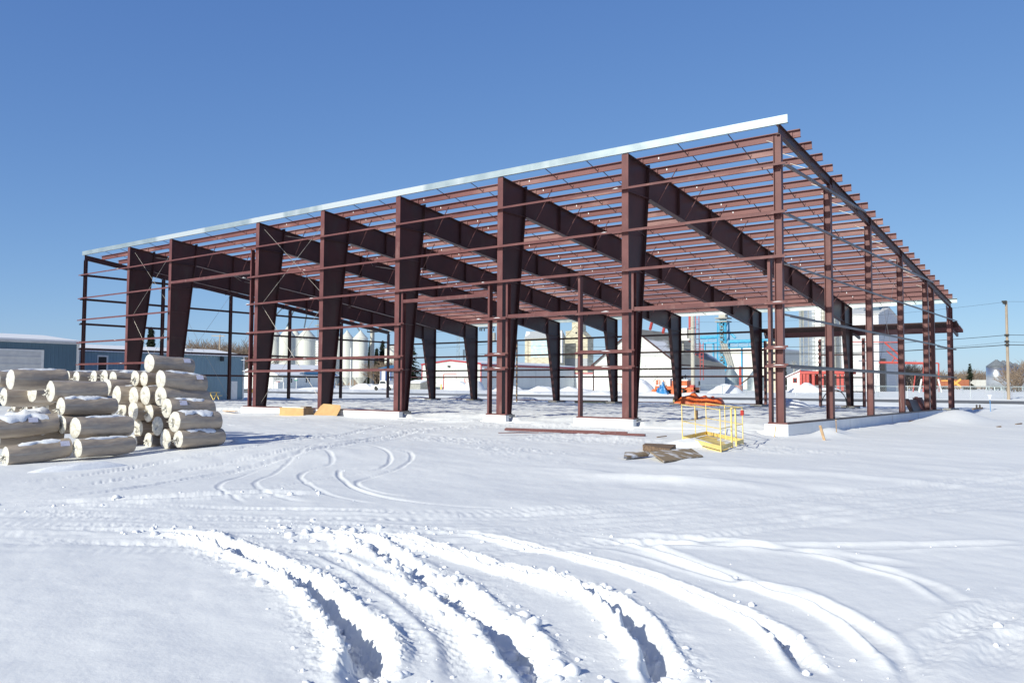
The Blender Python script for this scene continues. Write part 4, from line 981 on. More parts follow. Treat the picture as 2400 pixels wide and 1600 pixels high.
onx(516, 522, 836, 846, -67.9, 'wall_lamp', M['dark'], t, .25)
a = atx(440, 818, -72); MB().box(-72.3,-71.5,a[1]-.5,a[1]+.3,ze+.3,a[2]).build('roof_vent', M['white'], t)
t = thing('metal_shed', 'dark blue steel shed with a wide pale overhead door at the left edge', 'shed', (-60, 0, -.4))
XB = -60.0; a = atx(185, 803, XB); b = atx(0, 797, XB); ze = a[2]; y1 = a[1]; y0 = b[1]-16
MB().box(-74, XB, y0, y1, -.9, ze).build('wall', M['blue_siding'], t)
MB().box(XB+.01, XB+.28, y0, y1+.1, ze-.16, ze+.02).build('gutter', M['white_dim'], t)
m = MB(); m.add([(XB+.3,y0,ze+.02),(XB+.3,y1+.2,ze+.02),(-67,y1+.2,ze+.72),(-67,y0,ze+.72),(XB+.3,y0,ze+.14),(XB+.3,y1+.2,ze+.14),(-67,y1+.2,ze+.86),(-67,y0,ze+.86),(-74.3,y1+.2,ze),(-74.3,y0,ze)],
      [(0,1,2,3),(4,7,6,5),(0,4,5,1),(1,5,6,2),(2,6,8),(3,9,7),(0,3,7,4),(6,7,9,8)]); m.build('roof', M['snow'], t)
MB().box(XB+.01, XB+.08, y1-.18, y1+.03, -.8, ze-.1).build('corner_trim', M['white'], t)
f = onx(-120, 99, 816, 930, XB, 'door_frame', M['white'], t, .06); onx(-116, 93, 820, 930, XB+.05, 'overhead_door', M['white_dim'], f, .03)
# picnic table by the pale shed
p = atz(498, 935, zb); t = thing('picnic_table', 'yellow wooden picnic table against the pale blue shed', 'table', (-66.8, p[1], zb))
ya, yb = atx(486,930,-66.5)[1], atx(512,930,-66.5)[1]; zt = atx(498,919,-66.5)[2]
MB().box(-66.9,-66.2,ya,yb,zt-.05,zt).build('tabletop', M['yellow'], t); MB().box(-66.0,-65.8,ya,yb,zt-.36,zt-.32).build('bench', M['yellow'], t)
for y in (ya+.3, yb-.3):
    MB().beam((-66.9,y,zb-.1),(-66.4,y,zt-.06),.06,.06).build('leg', M['yellow'], t); MB().beam((-65.8,y,zb-.1),(-66.5,y,zt-.06),.06,.06).build('leg', M['yellow'], t)

# white office with blue metal roof
Yo = 84.0; a = aty(651, 911, Yo); x1 = a[0]; zb = gh(x1, Yo); x0 = aty(597, 911, Yo)[0]; ze = aty(651, 876, Yo)[2]; y1 = atx(786, 905, x1)[1]
t = hall('office_building', 'low white office with snow on its blue metal roof, seen between the left columns', 'building', x0-5, x1, Yo, y1, zb, ze, ze+2.2, M['white_siding'], M['snow'], None, 'y', M['grey_shade_siding'], .8, .12)
def onface(x, X, yt, yb, w, name, mat, parent, proud=.05):
    a = atx(x, yb, X); b = atx(x+w, yb, X); c0 = atx(x, yt, X); return MB().box(X+.022, X+.022+proud, a[1], b[1], a[2], c0[2]).build(name, mat, parent)
for x, w in ((681,4),(716,4),(722.5,3.5)):
    f = onface(x, x1, 885.5, 897, w, 'window', M['white'], t); onface(x+.6, x1+.04, 886.3, 896.2, w-1.3, 'pane', M['glass'], f)
m = MB(); ra = atx(700,862,x1+.4); rb = atx(776,866,x1+.4)
zq = ze-.1; m.add([(x1+.78,ra[1],ze-.02),(x1+.78,y1-.5,ze-.02),(x1-1.8,y1-.5,ze+1.0),(x1-1.8,ra[1]+8,ze+1.0),(x1+.78,ra[1],ze+.2),(x1+.78,y1-.5,ze+.2),(x1-1.8,y1-.5,ze+1.22),(x1-1.8,ra[1]+8,ze+1.22)], [(0,1,2,3),(7,6,5,4),(0,4,5,1),(1,5,6,2),(2,6,7,3),(3,7,4,0)])
m.v = [(x_, y_, z_+.06) for x_, y_, z_ in m.v]; m.build('bare_roof_panel', M['blueroof'], t)
MB().box(x1-3.2, x1-2.3, Yo-.06, Yo-.01, zb, ze-.9).build('door', M['white_dim'], t)
# board sign on two posts, and a small green sign
def sign_text(body, size, loc, mat, parent, rz=0, name='lettering', ext=.01, align='CENTER', face=(math.pi/2, 0)):
    c = bpy.data.curves.new(name, 'FONT'); c.body = body; c.size = size; c.align_x = align; c.align_y = 'CENTER'; c.extrude = ext
    o = bpy.data.objects.new(name, c); COL.objects.link(o); dg = bpy.context.evaluated_depsgraph_get()
    me = bpy.data.meshes.new_from_object(o.evaluated_get(dg)); bpy.data.objects.remove(o); me.materials.clear(); me.materials.append(mat)
    ob = bpy.data.objects.new(name, me); COL.objects.link(ob)
    px = py = pz = 0; q = parent
    while q is not None: px += q.location.x; py += q.location.y; pz += q.location.z; q = q.parent
    ob.location = (loc[0]-px, loc[1]-py, loc[2]-pz); ob.rotation_euler = (math.pi/2, 0, rz); ob.parent = parent; return ob
Ys = 78.0; a = aty(638.5, 912, Ys); b = aty(664, 912, Ys); zt = aty(650, 883.5, Ys)[2]; zl = aty(650, 894.5, Ys)[2]
t = thing('board_sign', 'pale grey business sign with dark and red lettering on two posts before the office', 'sign', (a[0], Ys, gh(a[0],Ys)))
sgn = MB().box(a[0], b[0], Ys, Ys+.1, zl, zt).build('sign_board', M['elevgrey'], t)
MB().box(a[0]-.03,a[0]+.14,Ys+.105,Ys+.25,gh(a[0],Ys)-.3,zt).build('post', M['white'], t); MB().box(b[0]-.25,b[0]-.08,Ys+.105,Ys+.25,gh(b[0],Ys)-.3,zt).build('post', M['white'], t)
sign_text('W. JAMIESON', .42, ((a[0]+b[0])/2, Ys-.012, zt-.38), M['dark'], t); sign_text('TRUCKING', .28, ((a[0]+b[0])/2, Ys-.012, zt-.95), M['redtrim'], t)
a = aty(694, 911, 80); zt = aty(694,887,80)[2]; zl = aty(694,892,80)[2]
t = thing('street_sign', 'small green and white sign on a pale post before the office wall', 'sign', (a[0], 80, gh(a[0],80)))
MB().box(a[0]-.06,a[0]+.06,80,80.1,gh(a[0],80)-.2,zl).build('post', M['white'], t); MB().box(a[0]-.5,a[0]+.5,79.9,79.98,zl,zl+.22).build('sign_board', pm('green_sign',(.05,.28,.20),rough=.4), t); MB().box(a[0]-.35,a[0]+.35,79.9,79.98,zl+.225,zt+.1).build('upper_board', M['white'], t)
a = aty(821, 912, 88); zt = aty(821,815,88)[2]; m = MB().cyl((a[0],88,gh(a[0],88)-.3),(a[0],88,zt),.13,.09,8); o = m.build('flagpole', M['white']); tag(o, 'bare white flagpole standing in front of the cream hopper bins', 'flagpole')

# hopper bins
def silo(px, r_px, yeave, yapex, ybot, yhop, Y, label, mat, text=True, legs=True):
    c = aty(px, 890, Y); zg = gh(c[0], Y); d = dep(c); r = r_px*d/F
    ze, za, zb_, zh = [aty(px, y, Y)[2] for y in (yeave, yapex, ybot, yhop)]
    t = thing('hopper_bin', label, 'grain bin', (c[0], Y, zg), 'hopper bins behind the office')
    MB().lathe([(r,zb_),(r,ze)], 32, (c[0],Y,0)).build('bin_wall', mat, t, False)
    MB().lathe([(r*1.03,ze+.003),(r*.12,za),(r*.12,za+.25)], 32, (c[0],Y,0)).build('bin_roof', mat, t)
    if legs:
        MB().lathe([(.25,zh),(r*.98,zb_-.003)], 32, (c[0],Y,0)).build('hopper', mat, t)
        for k in range(8):
            an = k*math.pi/4+.3; MB().cyl((c[0]+r*.97*math.cos(an),Y+r*.97*math.sin(an),zg-.3),(c[0]+r*.97*math.cos(an),Y+r*.97*math.sin(an),zb_-.01),.09,n=6).build('leg', M['greysteel'], t)
    if text: sign_text('MERIDIAN', r*.36, (c[0]+r*.42, Y-r*.93, ze-r*.28), M['elevgrey'], t, .45, ext=.02)
    return t
Ysi = 150
for i_, (px, r_, ye, ya, Y) in enumerate(((640,18,790,768,166),(672,19,789,767,160),(690,17,792,772,172),(716.5,20.5,789,770,150),(748,15,800,787,160),(789,16,792,778,166),(812,16,793,776,160),(843.5,17.5,793,776,150))):
    silo(px, r_, ye, ya, 884, 902, Y, ['leftmost cream hopper bin behind the office','second cream hopper bin from the left','cream hopper bin half hidden between two others','largest cream hopper bin, left of the tapered column','darker short steel bin beside the elevator leg','cream hopper bin just right of the elevator leg','cream hopper bin behind the white flagpole','rightmost cream hopper bin, next to the dark spruces'][i_],
         M['bin'] if px != 748 else M['bincorrugated'], px in (640,716.5,843.5,812))
# elevator leg with spouts
t = thing('grain_tower', 'tall pale lattice elevator leg rising behind the hopper bins with dark spouts', 'grain elevator leg', tuple(aty(749,900,168)))
c = aty(749,900,168); zt = aty(749,715,168)[2]; zg = gh(c[0],168)
for dx in (-.7,.7):
    for dy in (-.7,.7): MB().beam((c[0]+dx,168+dy,zg-.3),(c[0]+dx,168+dy,zt),.16,.16).build('mast', M['galv'], t)
m = MB(); z = zg
while z < zt-2: m.beam((c[0]-.7,167.3,z),(c[0]+.7,167.3,z+2),.07,.07); m.beam((c[0]+.7,167.3,z),(c[0]+.7,168.7,z+2),.07,.07); m.box(c[0]-.75,c[0]+.75,167.26,167.34,z-.05,z+.05); z += 2
m.build('lattice', M['galv'], t); MB().box(c[0]-.35,c[0]+.35,167.6,168.4,zg,zt).build('leg_casing', M['galv'], t)
MB().box(c[0]-1.5,c[0]+1.5,166.5,169.5,aty(749,764,168)[2],aty(749,763,168)[2]+.15).build('platform', M['greysteel'], t)
top = (c[0],168,zt)
for (xa,ya,xb,yb_,Y) in ((661,723,640,745,166),(689,726,672,766,160),(718.6,737,713,768,150),(826.5,752,843,776,150),(735,722,700,715,165)):
    a = aty(xa,ya,Y); b = aty(xb,yb_,Y); q = MB(); q.cyl(tuple(a),tuple(b),.22,n=8)
    q.cyl(tuple(a), (top[0], top[1], top[2]-.5 if xa < 749 else top[2]-.5), .20, n=8); q.build('spout', pm('spout_%d'%xa,(.10,.14,.18),rough=.5), t)
# second leg
t = thing('grain_tower', 'grey column with a dark platform right of the hopper bins', 'grain elevator leg', tuple(aty(871,905,156))); c = aty(871,905,156); zt = aty(871,769,156)[2]; w_ = 3.6*dep(c)/F
MB().box(c[0]-w_,c[0]+w_,156-w_,156+w_,gh(c[0],156)-.3,zt).build('leg_casing', M['concpole'], t)
z = aty(871,778,156)[2]; MB().box(c[0]-w_*3,c[0]+w_*3,156-w_*2,156+w_*2,z-.1,z+.25).build('platform', M['dark'], t)
for dx in (-2.8,2.8): MB().box(c[0]+w_*dx-.05,c[0]+w_*dx+.05,156-w_*2,156-w_*2+.1,z+.255,z+1.4).build('railing_post', M['dark'], t)
# small blue building and cream box behind the pickup
Yb = 140; a = aty(890,905,Yb); b = aty(917,905,Yb); zt = aty(900,863,Yb)[2]; t = hall('blue_hut', 'small dark blue and white hut behind the parked pickup', 'hut', a[0], b[0], Yb, Yb+10, gh(a[0],Yb), zt, zt+1.0, M['white_dim'], M['blueroof'], None, 'x', None, .4, .1)
for x in (892,904,915): q = aty(x,900,Yb-.1); MB().box(q[0]-.25,q[0]+.25,Yb-.08,Yb-.02,gh(a[0],Yb),zt-.1).build('blue_pillar', pm('pillar_blue_%d'%x,(.03,.08,.25),rough=.5), t)
a = aty(906,905,170); b = aty(932,905,170); t = thing('storage_tank', 'cream round tank standing behind the blue hut', 'tank', tuple(a)); zt = aty(915,818,170)[2]; r = (b[0]-a[0])/2
MB().lathe([(r,0),(r,zt),(r*.3,zt+1.2)],28,((a[0]+b[0])/2,170,0)).build('tank_wall', M['bin'], t)
m = MB()
for k in range(12): an = k*math.pi/6; m.cyl(((a[0]+b[0])/2+r*math.cos(an),170+r*math.sin(an),zt),((a[0]+b[0])/2+r*math.cos(an),170+r*math.sin(an),zt+1.1),.06,n=5)
m.build('railing', M['greysteel'], t)
# parked pickup
def pickup(px, Y, label, mat):
    c = aty(px, 912, Y); zg = gh(c[0],Y); t = thing('pickup_truck', label, 'pickup truck', (c[0],Y,zg)); x, y, z = c[0], Y, zg
    MB().prism([(-2.6,.45),(2.6,.45),(2.65,.95),(1.3,1.05),(.7,1.62),(-.7,1.65),(-1.0,1.08),(-2.6,1.05)],'y',-.95,.95).v
    m = MB(); m.prism([(x-2.6,z+.45),(x+2.6,z+.45),(x+2.65,z+.92),(x+1.35,z+1.08),(x-.95,z+1.1),(x-.95,z+.9),(x-2.5,z+.9),(x-2.6,z+1.1)],'y',y-.95,y+.95); m.build('body', mat, t)
    m = MB(); m.prism([(x-.9,z+1.103),(x+1.15,z+1.083),(x+.65,z+1.72),(x-.7,z+1.74)],'y',y-.85,y+.85); m.build('cab', mat, t)
    m = MB(); m.prism([(x-.72,z+1.2),(x+.85,z+1.18),(x+.5,z+1.6),(x-.6,z+1.62)],'y',y-.87,y-.852); m.build('side_window', M['glass'], t)
    for dx in (-1.6,1.7):
        w = MB(); w.cyl((x+dx,y-.98,z+.38),(x+dx,y-.75,z+.38),.38,n=16); w.build('wheel', M['rubber'], t)
pickup(905, 74, 'pale pickup truck parked by the road, seen through the far wall posts', M['white'])
# yellow tiller by the left column
c = aty(586, 922, 46); zg = gh(c[0],46); t = thing('farm_implement', 'small yellow farm implement with a spoked wheel left of a column', 'implement', (c[0],46,zg)); wy = pm('implement_yellow',(.50,.38,.06),rough=.6)
m = MB(); pts = [(c[0]+.55*math.cos(k*math.pi/8),46,zg+.6+.55*math.sin(k*math.pi/8)) for k in range(17)]; m.tube(pts,.06,5)
for k in range(6): an = k*math.pi/6; m.beam((c[0]-.5*math.cos(an),46,zg+.6-.5*math.sin(an)),(c[0]+.5*math.cos(an),46,zg+.6+.5*math.sin(an)),.05,.05)
m.build('wheel', wy, t); MB().beam((c[0]-2.2,46.2,zg+.7),(c[0]+.4,46.2,zg+.8),.15,.2).build('frame', M['rubber'], t); MB().beam((c[0],46.1,zg+.6),(c[0]+.1,46.1,zg+1.5),.12,.25).build('seat_post', wy, t)

# red-trimmed hall and the barn
Yr = 92.0; a = aty(1127, 912, Yr); b = aty(989, 910, Yr); x1, x0 = a[0], b[0]; zb = gh(x1,Yr); ze = (aty(1127,853,Yr)[2]+aty(989,855,Yr)[2])/2; zr_ = aty(1056,845.5,Yr)[2]; y1 = atx(1346,905,x1)[1]
t = hall('machine_hall', 'white steel hall with thin red trim, overhead door and red-framed door', 'building', x0, x1, Yr, y1, zb, ze, zr_, M['white_siding'], M['snow'], M['redtrim'], 'y', M['grey_shade_siding'], .15, .25)
def ony(x0_, x1_, yt, yb_, Y, name, mat, parent, proud=.05):
    a = aty(x0_, yb_, Y); b = aty(x1_, yb_, Y); c0 = aty((x0_+x1_)/2, yt, Y); return MB().box(a[0], b[0], Y-proud, Y-.004, a[2], c0[2]).build(name, mat, parent)
f = ony(1039,1070,876,913,Yr,'door_frame',M['redtrim'],t,.04); ony(1041.5,1069.5,877.5,913,Yr-.04,'overhead_door',M['white'],f,.04)
f = ony(1088,1100.5,887,903,Yr,'door_frame',M['redtrim'],t,.04); f2 = ony(1089.5,1098.5,888,903,Yr-.04,'door',M['white'],f,.04)
q = aty(1094,895,Yr-.09); m = MB(); pts = [(q[0]+.33*math.cos(k*math.pi/3+.52),Yr-.1,q[2]+.40*math.sin(k*math.pi/3+.52)) for k in range(7)]; m.tube(pts,.05,4); m.tube([(q[0]-.14,Yr-.1,q[2]),(q[0],Yr-.1,q[2]-.22),(q[0]+.14,Yr-.1,q[2])],.05,4); m.build('emblem', M['redsteel'], t)
ony(1051,1056,856.5,860.5,Yr,'wall_lamp',M['dark'],t,.3); 
for yy in (.27,.55,.8):
    MB().box(x1+.021,x1+.035,Yr+(y1-Yr)*yy-.03,Yr+(y1-Yr)*yy+.03,zb,ze-.3).build('wall_joint',M['elevgrey'],t)
a = aty(1041,912,Yr-1.5); o = MB().cyl((aty(1034,912,Yr-1.5)[0],Yr-1.5,gh(x0,Yr)-.2),(aty(1034,912,Yr-1.5)[0],Yr-1.5,aty(1034,900,Yr)[2]),.14,n=10).build('bollard', M['yellow']); tag(o,'yellow bollard left of the overhead door of the red-trimmed hall','bollard')
ya = y1+.1; a = aty(1345,910,ya); b = aty(1392,910,ya); zt = aty(1350,875,ya)[2]
t = thing('link_building','low grey link building with red fascia between the two halls','building',(a[0],ya,zb)); MB().box(a[0]-1,b[0]+1.5,ya,ya+8,zb-.5,zt).build('wall',M['grey_shade_siding'],t)
MB().box(a[0]-1.1,b[0]+1.6,ya-.08,ya-.01,zt-.12,zt+.15).build('fascia',M['redtrim'],t); MB().box(a[0]-1,b[0]+1.5,ya,ya+8,zt+.003,zt+.2).build('roof',M['snow'],t)
Yg = 100.0; a = aty(1391,905,Yg); b = aty(1590,905,Yg); x0, x1 = a[0], b[0]; zb = gh(x1,Yg); ze = aty(1391,858,Yg)[2]; ze2 = aty(1590,850,Yg)[2]; zr_ = aty(1503,771,Yg)[2]; y1 = atx(1699,880,x1)[1]
t = hall('white_barn','large steep-roofed white barn with dark red rake trim and patchy snow on its grey roof','barn',x0,x1,Yg,y1,zb,(ze+ze2)/2,zr_,M['white_siding'],M['roofgrey'],M['primer_dark'],'y',M['grey_shade_siding'],.3,.12)
f = ony(1444,1457,899,914,Yg,'hatch_door',M['redsteel'],t,.03); ony(1445,1456,900,914,Yg-.03,'hatch_panel',M['white'],f,.02)
onface(1637, x1, 893, 904, 3.2, 'window', M['dark'], t)
for px,py in ((1524,757),(1554,765)):
    a = aty(px,py+14,Yg+6); b = aty(px+9,py-22,Yg+10); MB().cyl(tuple(a),tuple(b),.28,n=8).build('spout',M['redsteel'],t)
# dust collector box on a bracket, red ladder tower and the concrete pole
Yp = 66.5; a = aty(1624.5,926,Yp); w_ = 5.0*dep(a)/F
t = thing('concrete_pole','thick pale concrete pole beside the orange compressor truck','pole',(a[0],Yp,gh(a[0],Yp)))
MB().lathe([(w_,gh(a[0],Yp)-.4),(w_*.92,aty(1624,741,Yp)[2])],10,(a[0],Yp,0)).build('shaft',M['concpole'],t)
m = MB(); zz = aty(1624,768,Yp)[2]; m.box(a[0]-w_*1.1,a[0]+w_*1.1,Yp-w_*1.1,Yp+w_*1.1,zz-.05,zz+.05); m.build('band',M['greysteel'],t)
Yt = 108; a = aty(1600,795,Yt); b0 = aty(1592,792,Yt); b1 = aty(1610,792,Yt)
t = thing('dust_collector','white filter box on a high platform above the barn roof','dust collector',(a[0],Yt,zb)); MB().box(b0[0],b1[0],Yt,Yt+2,a[2]+.15,aty(1600,769,Yt)[2]).build('filter_box',M['white'],t)
MB().box(aty(1588,795,Yt)[0],aty(1618,795,Yt)[0],Yt-.4,Yt+2.4,a[2]-.25,a[2]+.12).build('platform',M['white_dim'],t); MB().cyl((aty(1611,770,Yt)[0],Yt+1,zr_-2),(aty(1611,735,Yt)[0],Yt+1,aty(1611,735,Yt)[2]),.25,n=8).build('red_pipe',M['redsteel'],t)
MB().cyl((b1[0]+.5,Yt+.5,a[2]+.12),(b1[0]+.5,Yt+.5,aty(1612,772,Yt)[2]),.45,n=10).build('fan_drum',M['greysteel'],t); MB().box(b0[0]+.3,b0[0]+.6,Yt+.5,Yt+.8,zb,a[2]-.26).build('strut',M['greysteel'],t)
Yl = 112; a = aty(1631,860,Yl); b = aty(1639,860,Yl); zt = aty(1635,740,Yl)[2]; t = thing('ladder_tower','slim red caged ladder rising behind the concrete pole','ladder',(a[0],Yl,0)); m = MB(); z = zb+4
while z < zt: m.box(a[0],b[0],Yl-.05,Yl+.05,z-.04,z+.04); z += .9
m.build('rung',M['redsteel'],t)
for x in (a[0],b[0]): MB().box(x-.05,x+.05,Yl-.06,Yl+.06,zb-.2,zt).build('ladder_rail',M['redsteel'],t)
Yl = 99; a = aty(1641,800,Yl); b = aty(1648,800,Yl); t = thing('ladder_tower','thin red ladder frame against the barn side wall','ladder',(a[0],Yl,0)); m = MB(); z = aty(1645,852,Yl)[2]; zt = aty(1645,802,Yl)[2]
while z < zt: m.box(a[0],b[0],Yl-.05,Yl+.05,z-.04,z+.04); z += .6
m.build('rung',M['redsteel'],t)
for x in (a[0],b[0]): MB().box(x-.04,x+.04,Yl-.06,Yl+.06,aty(1645,890,Yl)[2],zt).build('ladder_rail',M['redsteel'],t)

# old wooden grain elevators
Ye = 250.0
a = aty(1230,852,Ye); b = aty(1315,852,Ye); zb = 0; ze = aty(1270,790.5,Ye)[2]; zr_ = aty(1270,775,Ye)[2]
t = hall('grain_elevator','broad weathered wooden grain elevator with a faded blue painted panel','grain elevator',a[0],b[0]-1.5,Ye,Ye+5,zb,ze,zr_,M['elev'],M['elevgrey'],None,'x',None,.3,.15)
ony(1244,1291,796,838,Ye,'faded_sign_panel',M['elevblue'],t,.06)
m = MB(); q0 = aty(1231,789,Ye); q1 = aty(1242,779,Ye); sl2 = (zr_-ze)/2.5
def rp(px,py):
    # point on the near roof slope
    lo, hi = Ye-.3, Ye+2.5
    for _ in range(30):
        mid = (lo+hi)/2; P = aty(px,py,mid)
        if P[2] > ze+.2+(mid-Ye)*sl2: lo = mid
        else: hi = mid
    P = aty(px,py,lo); return (P[0],P[1],P[2]+.08)
m.add([rp(1231,789),rp(1236,787),rp(1242.5,781.5),rp(1240,777.5),rp(1233.5,777)],[(0,1,2,3,4)]); o = m.build('roof_snow',M['snow'],t)
mfl = ony(1316.5,1319.5,776,850,Ye+1,'side_duct',M['white'],t,.8)
Ye2 = 262.0; a = aty(1320,870,Ye2); b = aty(1377,870,Ye2); ze = aty(1350,794,Ye2)[2]; zr_ = aty(1350,764,Ye2)[2]
t = hall('grain_elevator','narrow weathered wooden grain elevator with a square cupola','grain elevator',a[0],b[0],Ye2,Ye2+4.5,0,ze,zr_,M['elev'],M['elev'],None,'y',None,.2,.15)
MB().box(aty(1338.5,780,Ye2)[0],aty(1361,780,Ye2)[0],Ye2+.6,Ye2+4,ze,aty(1350,754.5,Ye2+.6)[2]).build('cupola',M['elev'],t)
MB().box(aty(1321,780,Ye2)[0],aty(1338,780,Ye2)[0],Ye2+1.5,Ye2+4,ze-3,aty(1330,776,Ye2+3)[2]).build('shoulder_block',M['elev'],t)
ony(1349,1353,778,782,Ye2,'window',M['dark'],t,.08); ony(1320,1377,840,864,Ye2,'grey_lower_wall',M['elevgrey'],t,.12)

# blue leg tower with gantries
Yt = 150; c = aty(1696,860,Yt); hw = 11*dep(c)/F; zt = aty(1696,752,Yt)[2]; zg = gh(c[0],Yt)
t = thing('blue_tower','bright blue steel grain tower with a grey platform head','grain elevator tower',(c[0],Yt,zg))
for dx in (-1,1):
    for dy in (-1,1): MB().beam((c[0]+dx*hw*1.05,Yt+dy*hw,zg-.3),(c[0]+dx*hw*.85,Yt+dy*hw*.85,zt),.30,.30).build('mast',M['bluesteel'],t)
m = MB(); n_ = 9
for k in range(n_):
    z0 = zg+(zt-zg)*k/n_; z1 = zg+(zt-zg)*(k+1)/n_; w0 = hw*(1.05-.2*k/n_); w1 = hw*(1.05-.2*(k+1)/n_)
    m.beam((c[0]-w0,Yt-w0,z0),(c[0]+w1,Yt-w1,z1),.14,.14); m.beam((c[0]+w0,Yt-w0,z0),(c[0]-w1,Yt-w1,z1),.14,.14); m.beam((c[0]+w0,Yt-w0,z0),(c[0]+w1,Yt+w1,z1),.14,.14); m.beam((c[0]-w1,Yt-w1,z1),(c[0]+w1,Yt-w1,z1),.16,.16)
m.build('cross_bracing',M['bluesteel'],t)
for dx,ml in ((-.45,'greysteel'),(.35,'bluesteel'),(.0,'greysteel')): MB().box(c[0]+hw*dx-.3,c[0]+hw*dx+.3,Yt-.3,Yt+.3,zg,zt+.3).build('leg_casing',M[ml],t)
for y_,hh in ((754,.25),(746,.25)): z = aty(1696,y_,Yt)[2]; MB().box(c[0]-hw*1.35,c[0]+hw*1.35,Yt-hw*1.3,Yt+hw*1.3,z-.12,z+.15).build('platform',M['greysteel'],t)
z = aty(1696,745.8,Yt)[2]; MB().box(c[0]-hw*.75,c[0]+hw*.75,Yt-hw*.7,Yt+hw*.7,z+.155,z+1.6).build('head_house',M['concpole'],t)
a = aty(1710,778,Yt); b = aty(1724,792,Yt); MB().cyl(tuple(a),tuple(b),.28,n=8).build('spout',M['bluesteel'],t)
for k,(xa,xb) in enumerate(((1708,1740),(1711,1722),(1716,1730))): 
    a = aty(1696+6*k,806,Yt); b = aty(1712+4*k,866,Yt-2); MB().cyl((a[0],Yt-hw*1.2,a[2]),tuple(b),.30,n=8).build('spout',M['greysteel'],t)
def gantry(label, xa, xb, y_, Y):
    a = aty(xa,y_,Y); b = aty(xb,y_,Y); z = (a[2]+b[2])/2; t = thing('conveyor_gantry',label,'conveyor',(a[0],Y,gh(a[0],Y)))
    MB().cyl((a[0],Y,z),(b[0],Y,z),.42,n=10).build('conveyor_tube',M['bluesteel'],t); MB().box(a[0],b[0],Y-.6,Y+.6,z-1.5,z-1.2).build('walkway',M['bluesteel'],t)
    m = MB(); n2 = max(2,int(abs(b[0]-a[0])/2))
    for k in range(n2): x = a[0]+(b[0]-a[0])*k/n2; x2 = a[0]+(b[0]-a[0])*(k+1)/n2; m.beam((x,Y-.6,z-1.2),(x2,Y-.6,z-.3),.07,.07); m.box(x-.05,x+.05,Y-.65,Y-.55,z-1.2,z-.3)
    m.build('truss',M['bluesteel'],t)
    for f_ in (.25,.75): x = a[0]+(b[0]-a[0])*f_; MB().box(x-.15,x+.15,Y-.2,Y+.2,gh(x,Y)-.3,z-1.51).build('support',M['bluesteel'],t)
gantry('short blue conveyor gantry left of the blue tower',1642,1682,790,Yt+1)
gantry('long blue conveyor gantry right of the blue tower',1709,1830,799,Yt-1)
a = aty(1720,890,185); b = aty(1796,890,185); zt = aty(1750,818,185)[2]
t = thing('flat_storage','big plain cream storage building behind the blue gantry','building',(a[0],185,.5)); MB().box(a[0]-3,b[0]+2,185,205,-.3,zt).build('wall',M['cream_siding'],t); MB().box(a[0]-3,b[0]+2,185,205,zt+.003,zt+.3).build('roof',M['snow'],t)
# grey hopper cones and red spout
for px,lab in ((1712,'grey steel hopper cone left of the red spout'),(1772,'grey and tan hopper cone right of the red spout')):
    c = aty(px,900,132); r = (22 if px < 1750 else 20)*dep(c)/F; t = thing('steel_cone_bin',lab,'grain bin',(c[0],132,gh(c[0],132)))
    MB().lathe([(r,-.2),(r,aty(px,886,132)[2]),(r*.1,aty(px,856 if px < 1750 else 862,132)[2])],28,(c[0],132,0)).build('bin_wall',M['galv'],t)
c = aty(1735.5,915,96); zt = aty(1736,859,96)[2]; t = thing('red_auger','upright red auger pipe with a rust red tank at its foot','auger',(c[0],96,gh(c[0],96)))
MB().cyl((c[0],96,gh(c[0],96)-.2),(c[0],96,zt),.22,n=8).build('auger_tube',M['redsteel'],t); a = aty(1731,917,95.5); MB().cyl((a[0],95.5,gh(c[0],96)-.1),(a[0],95.5,aty(1731,903,95.5)[2]),.62,n=16).build('tank',pm('rusty_pink',(.42,.20,.17),(.32,.15,.12),rough=.7),t)
a = aty(1737,899,96); b = aty(1757,884,96); MB().beam(tuple(a),tuple(b),.16,.16).build('brace',M['primer_dark'],t)
c = aty(1807,935,88); t = thing('grain_dryer','slender cream grain dryer tower with dark vents behind the corner post','grain dryer',(c[0],88,gh(c[0],88))); w_ = 11*dep(c)/F; zt = aty(1807,800,88)[2]
MB().box(c[0]-w_,c[0]+w_,88,90,gh(c[0],88)-.2,zt).build('casing',pm('dryer_cream',(.70,.62,.47),(.60,.52,.38),rough=.7),t)
for y_ in (806,826,846,855,872,888): z = aty(1807,y_,88)[2]; MB().box(c[0]-w_*1.15,c[0]+w_*1.15,87.85,87.995,z-.2,z+.05).build('vent',M['dark'],t)

# big corrugated bins, annex, red frame
def big_bin(px, r_px, ytop, Y, label, mat=None):
    c = aty(px,890,Y); r = r_px*dep(c)/F; zg = gh(c[0],Y); zt = aty(px,ytop,Y)[2]; t = thing('steel_silo',label,'silo',(c[0],Y,zg),'tall corrugated silos')
    MB().lathe([(r,zg-.3),(r,zt)],48,(c[0],Y,0)).build('silo_wall',mat or M['bincorrugated'],t); MB().lathe([(r*1.02,zt+.003),(r*.1,zt+r*.5)],48,(c[0],Y,0)).build('silo_roof',M['galv'],t)
    m = MB()
    for k in range(20): an = 2*math.pi*k/20; m.box(c[0]+r*math.cos(an)-.06,c[0]+r*math.cos(an)+.06,Y+r*math.sin(an)-.06,Y+r*math.sin(an)+.06,zg,zt)
    m.build('stiffener',M['greysteel'],t); return t
big_bin(1927,49,716,142,'broad tall corrugated silo, its left side bright in the sun')
big_bin(1998,40,722,150,'tall corrugated silo behind the first, crossed by brown pipes')
big_bin(2034,24,726,160,'narrow shaded corrugated silo beside the white annex')
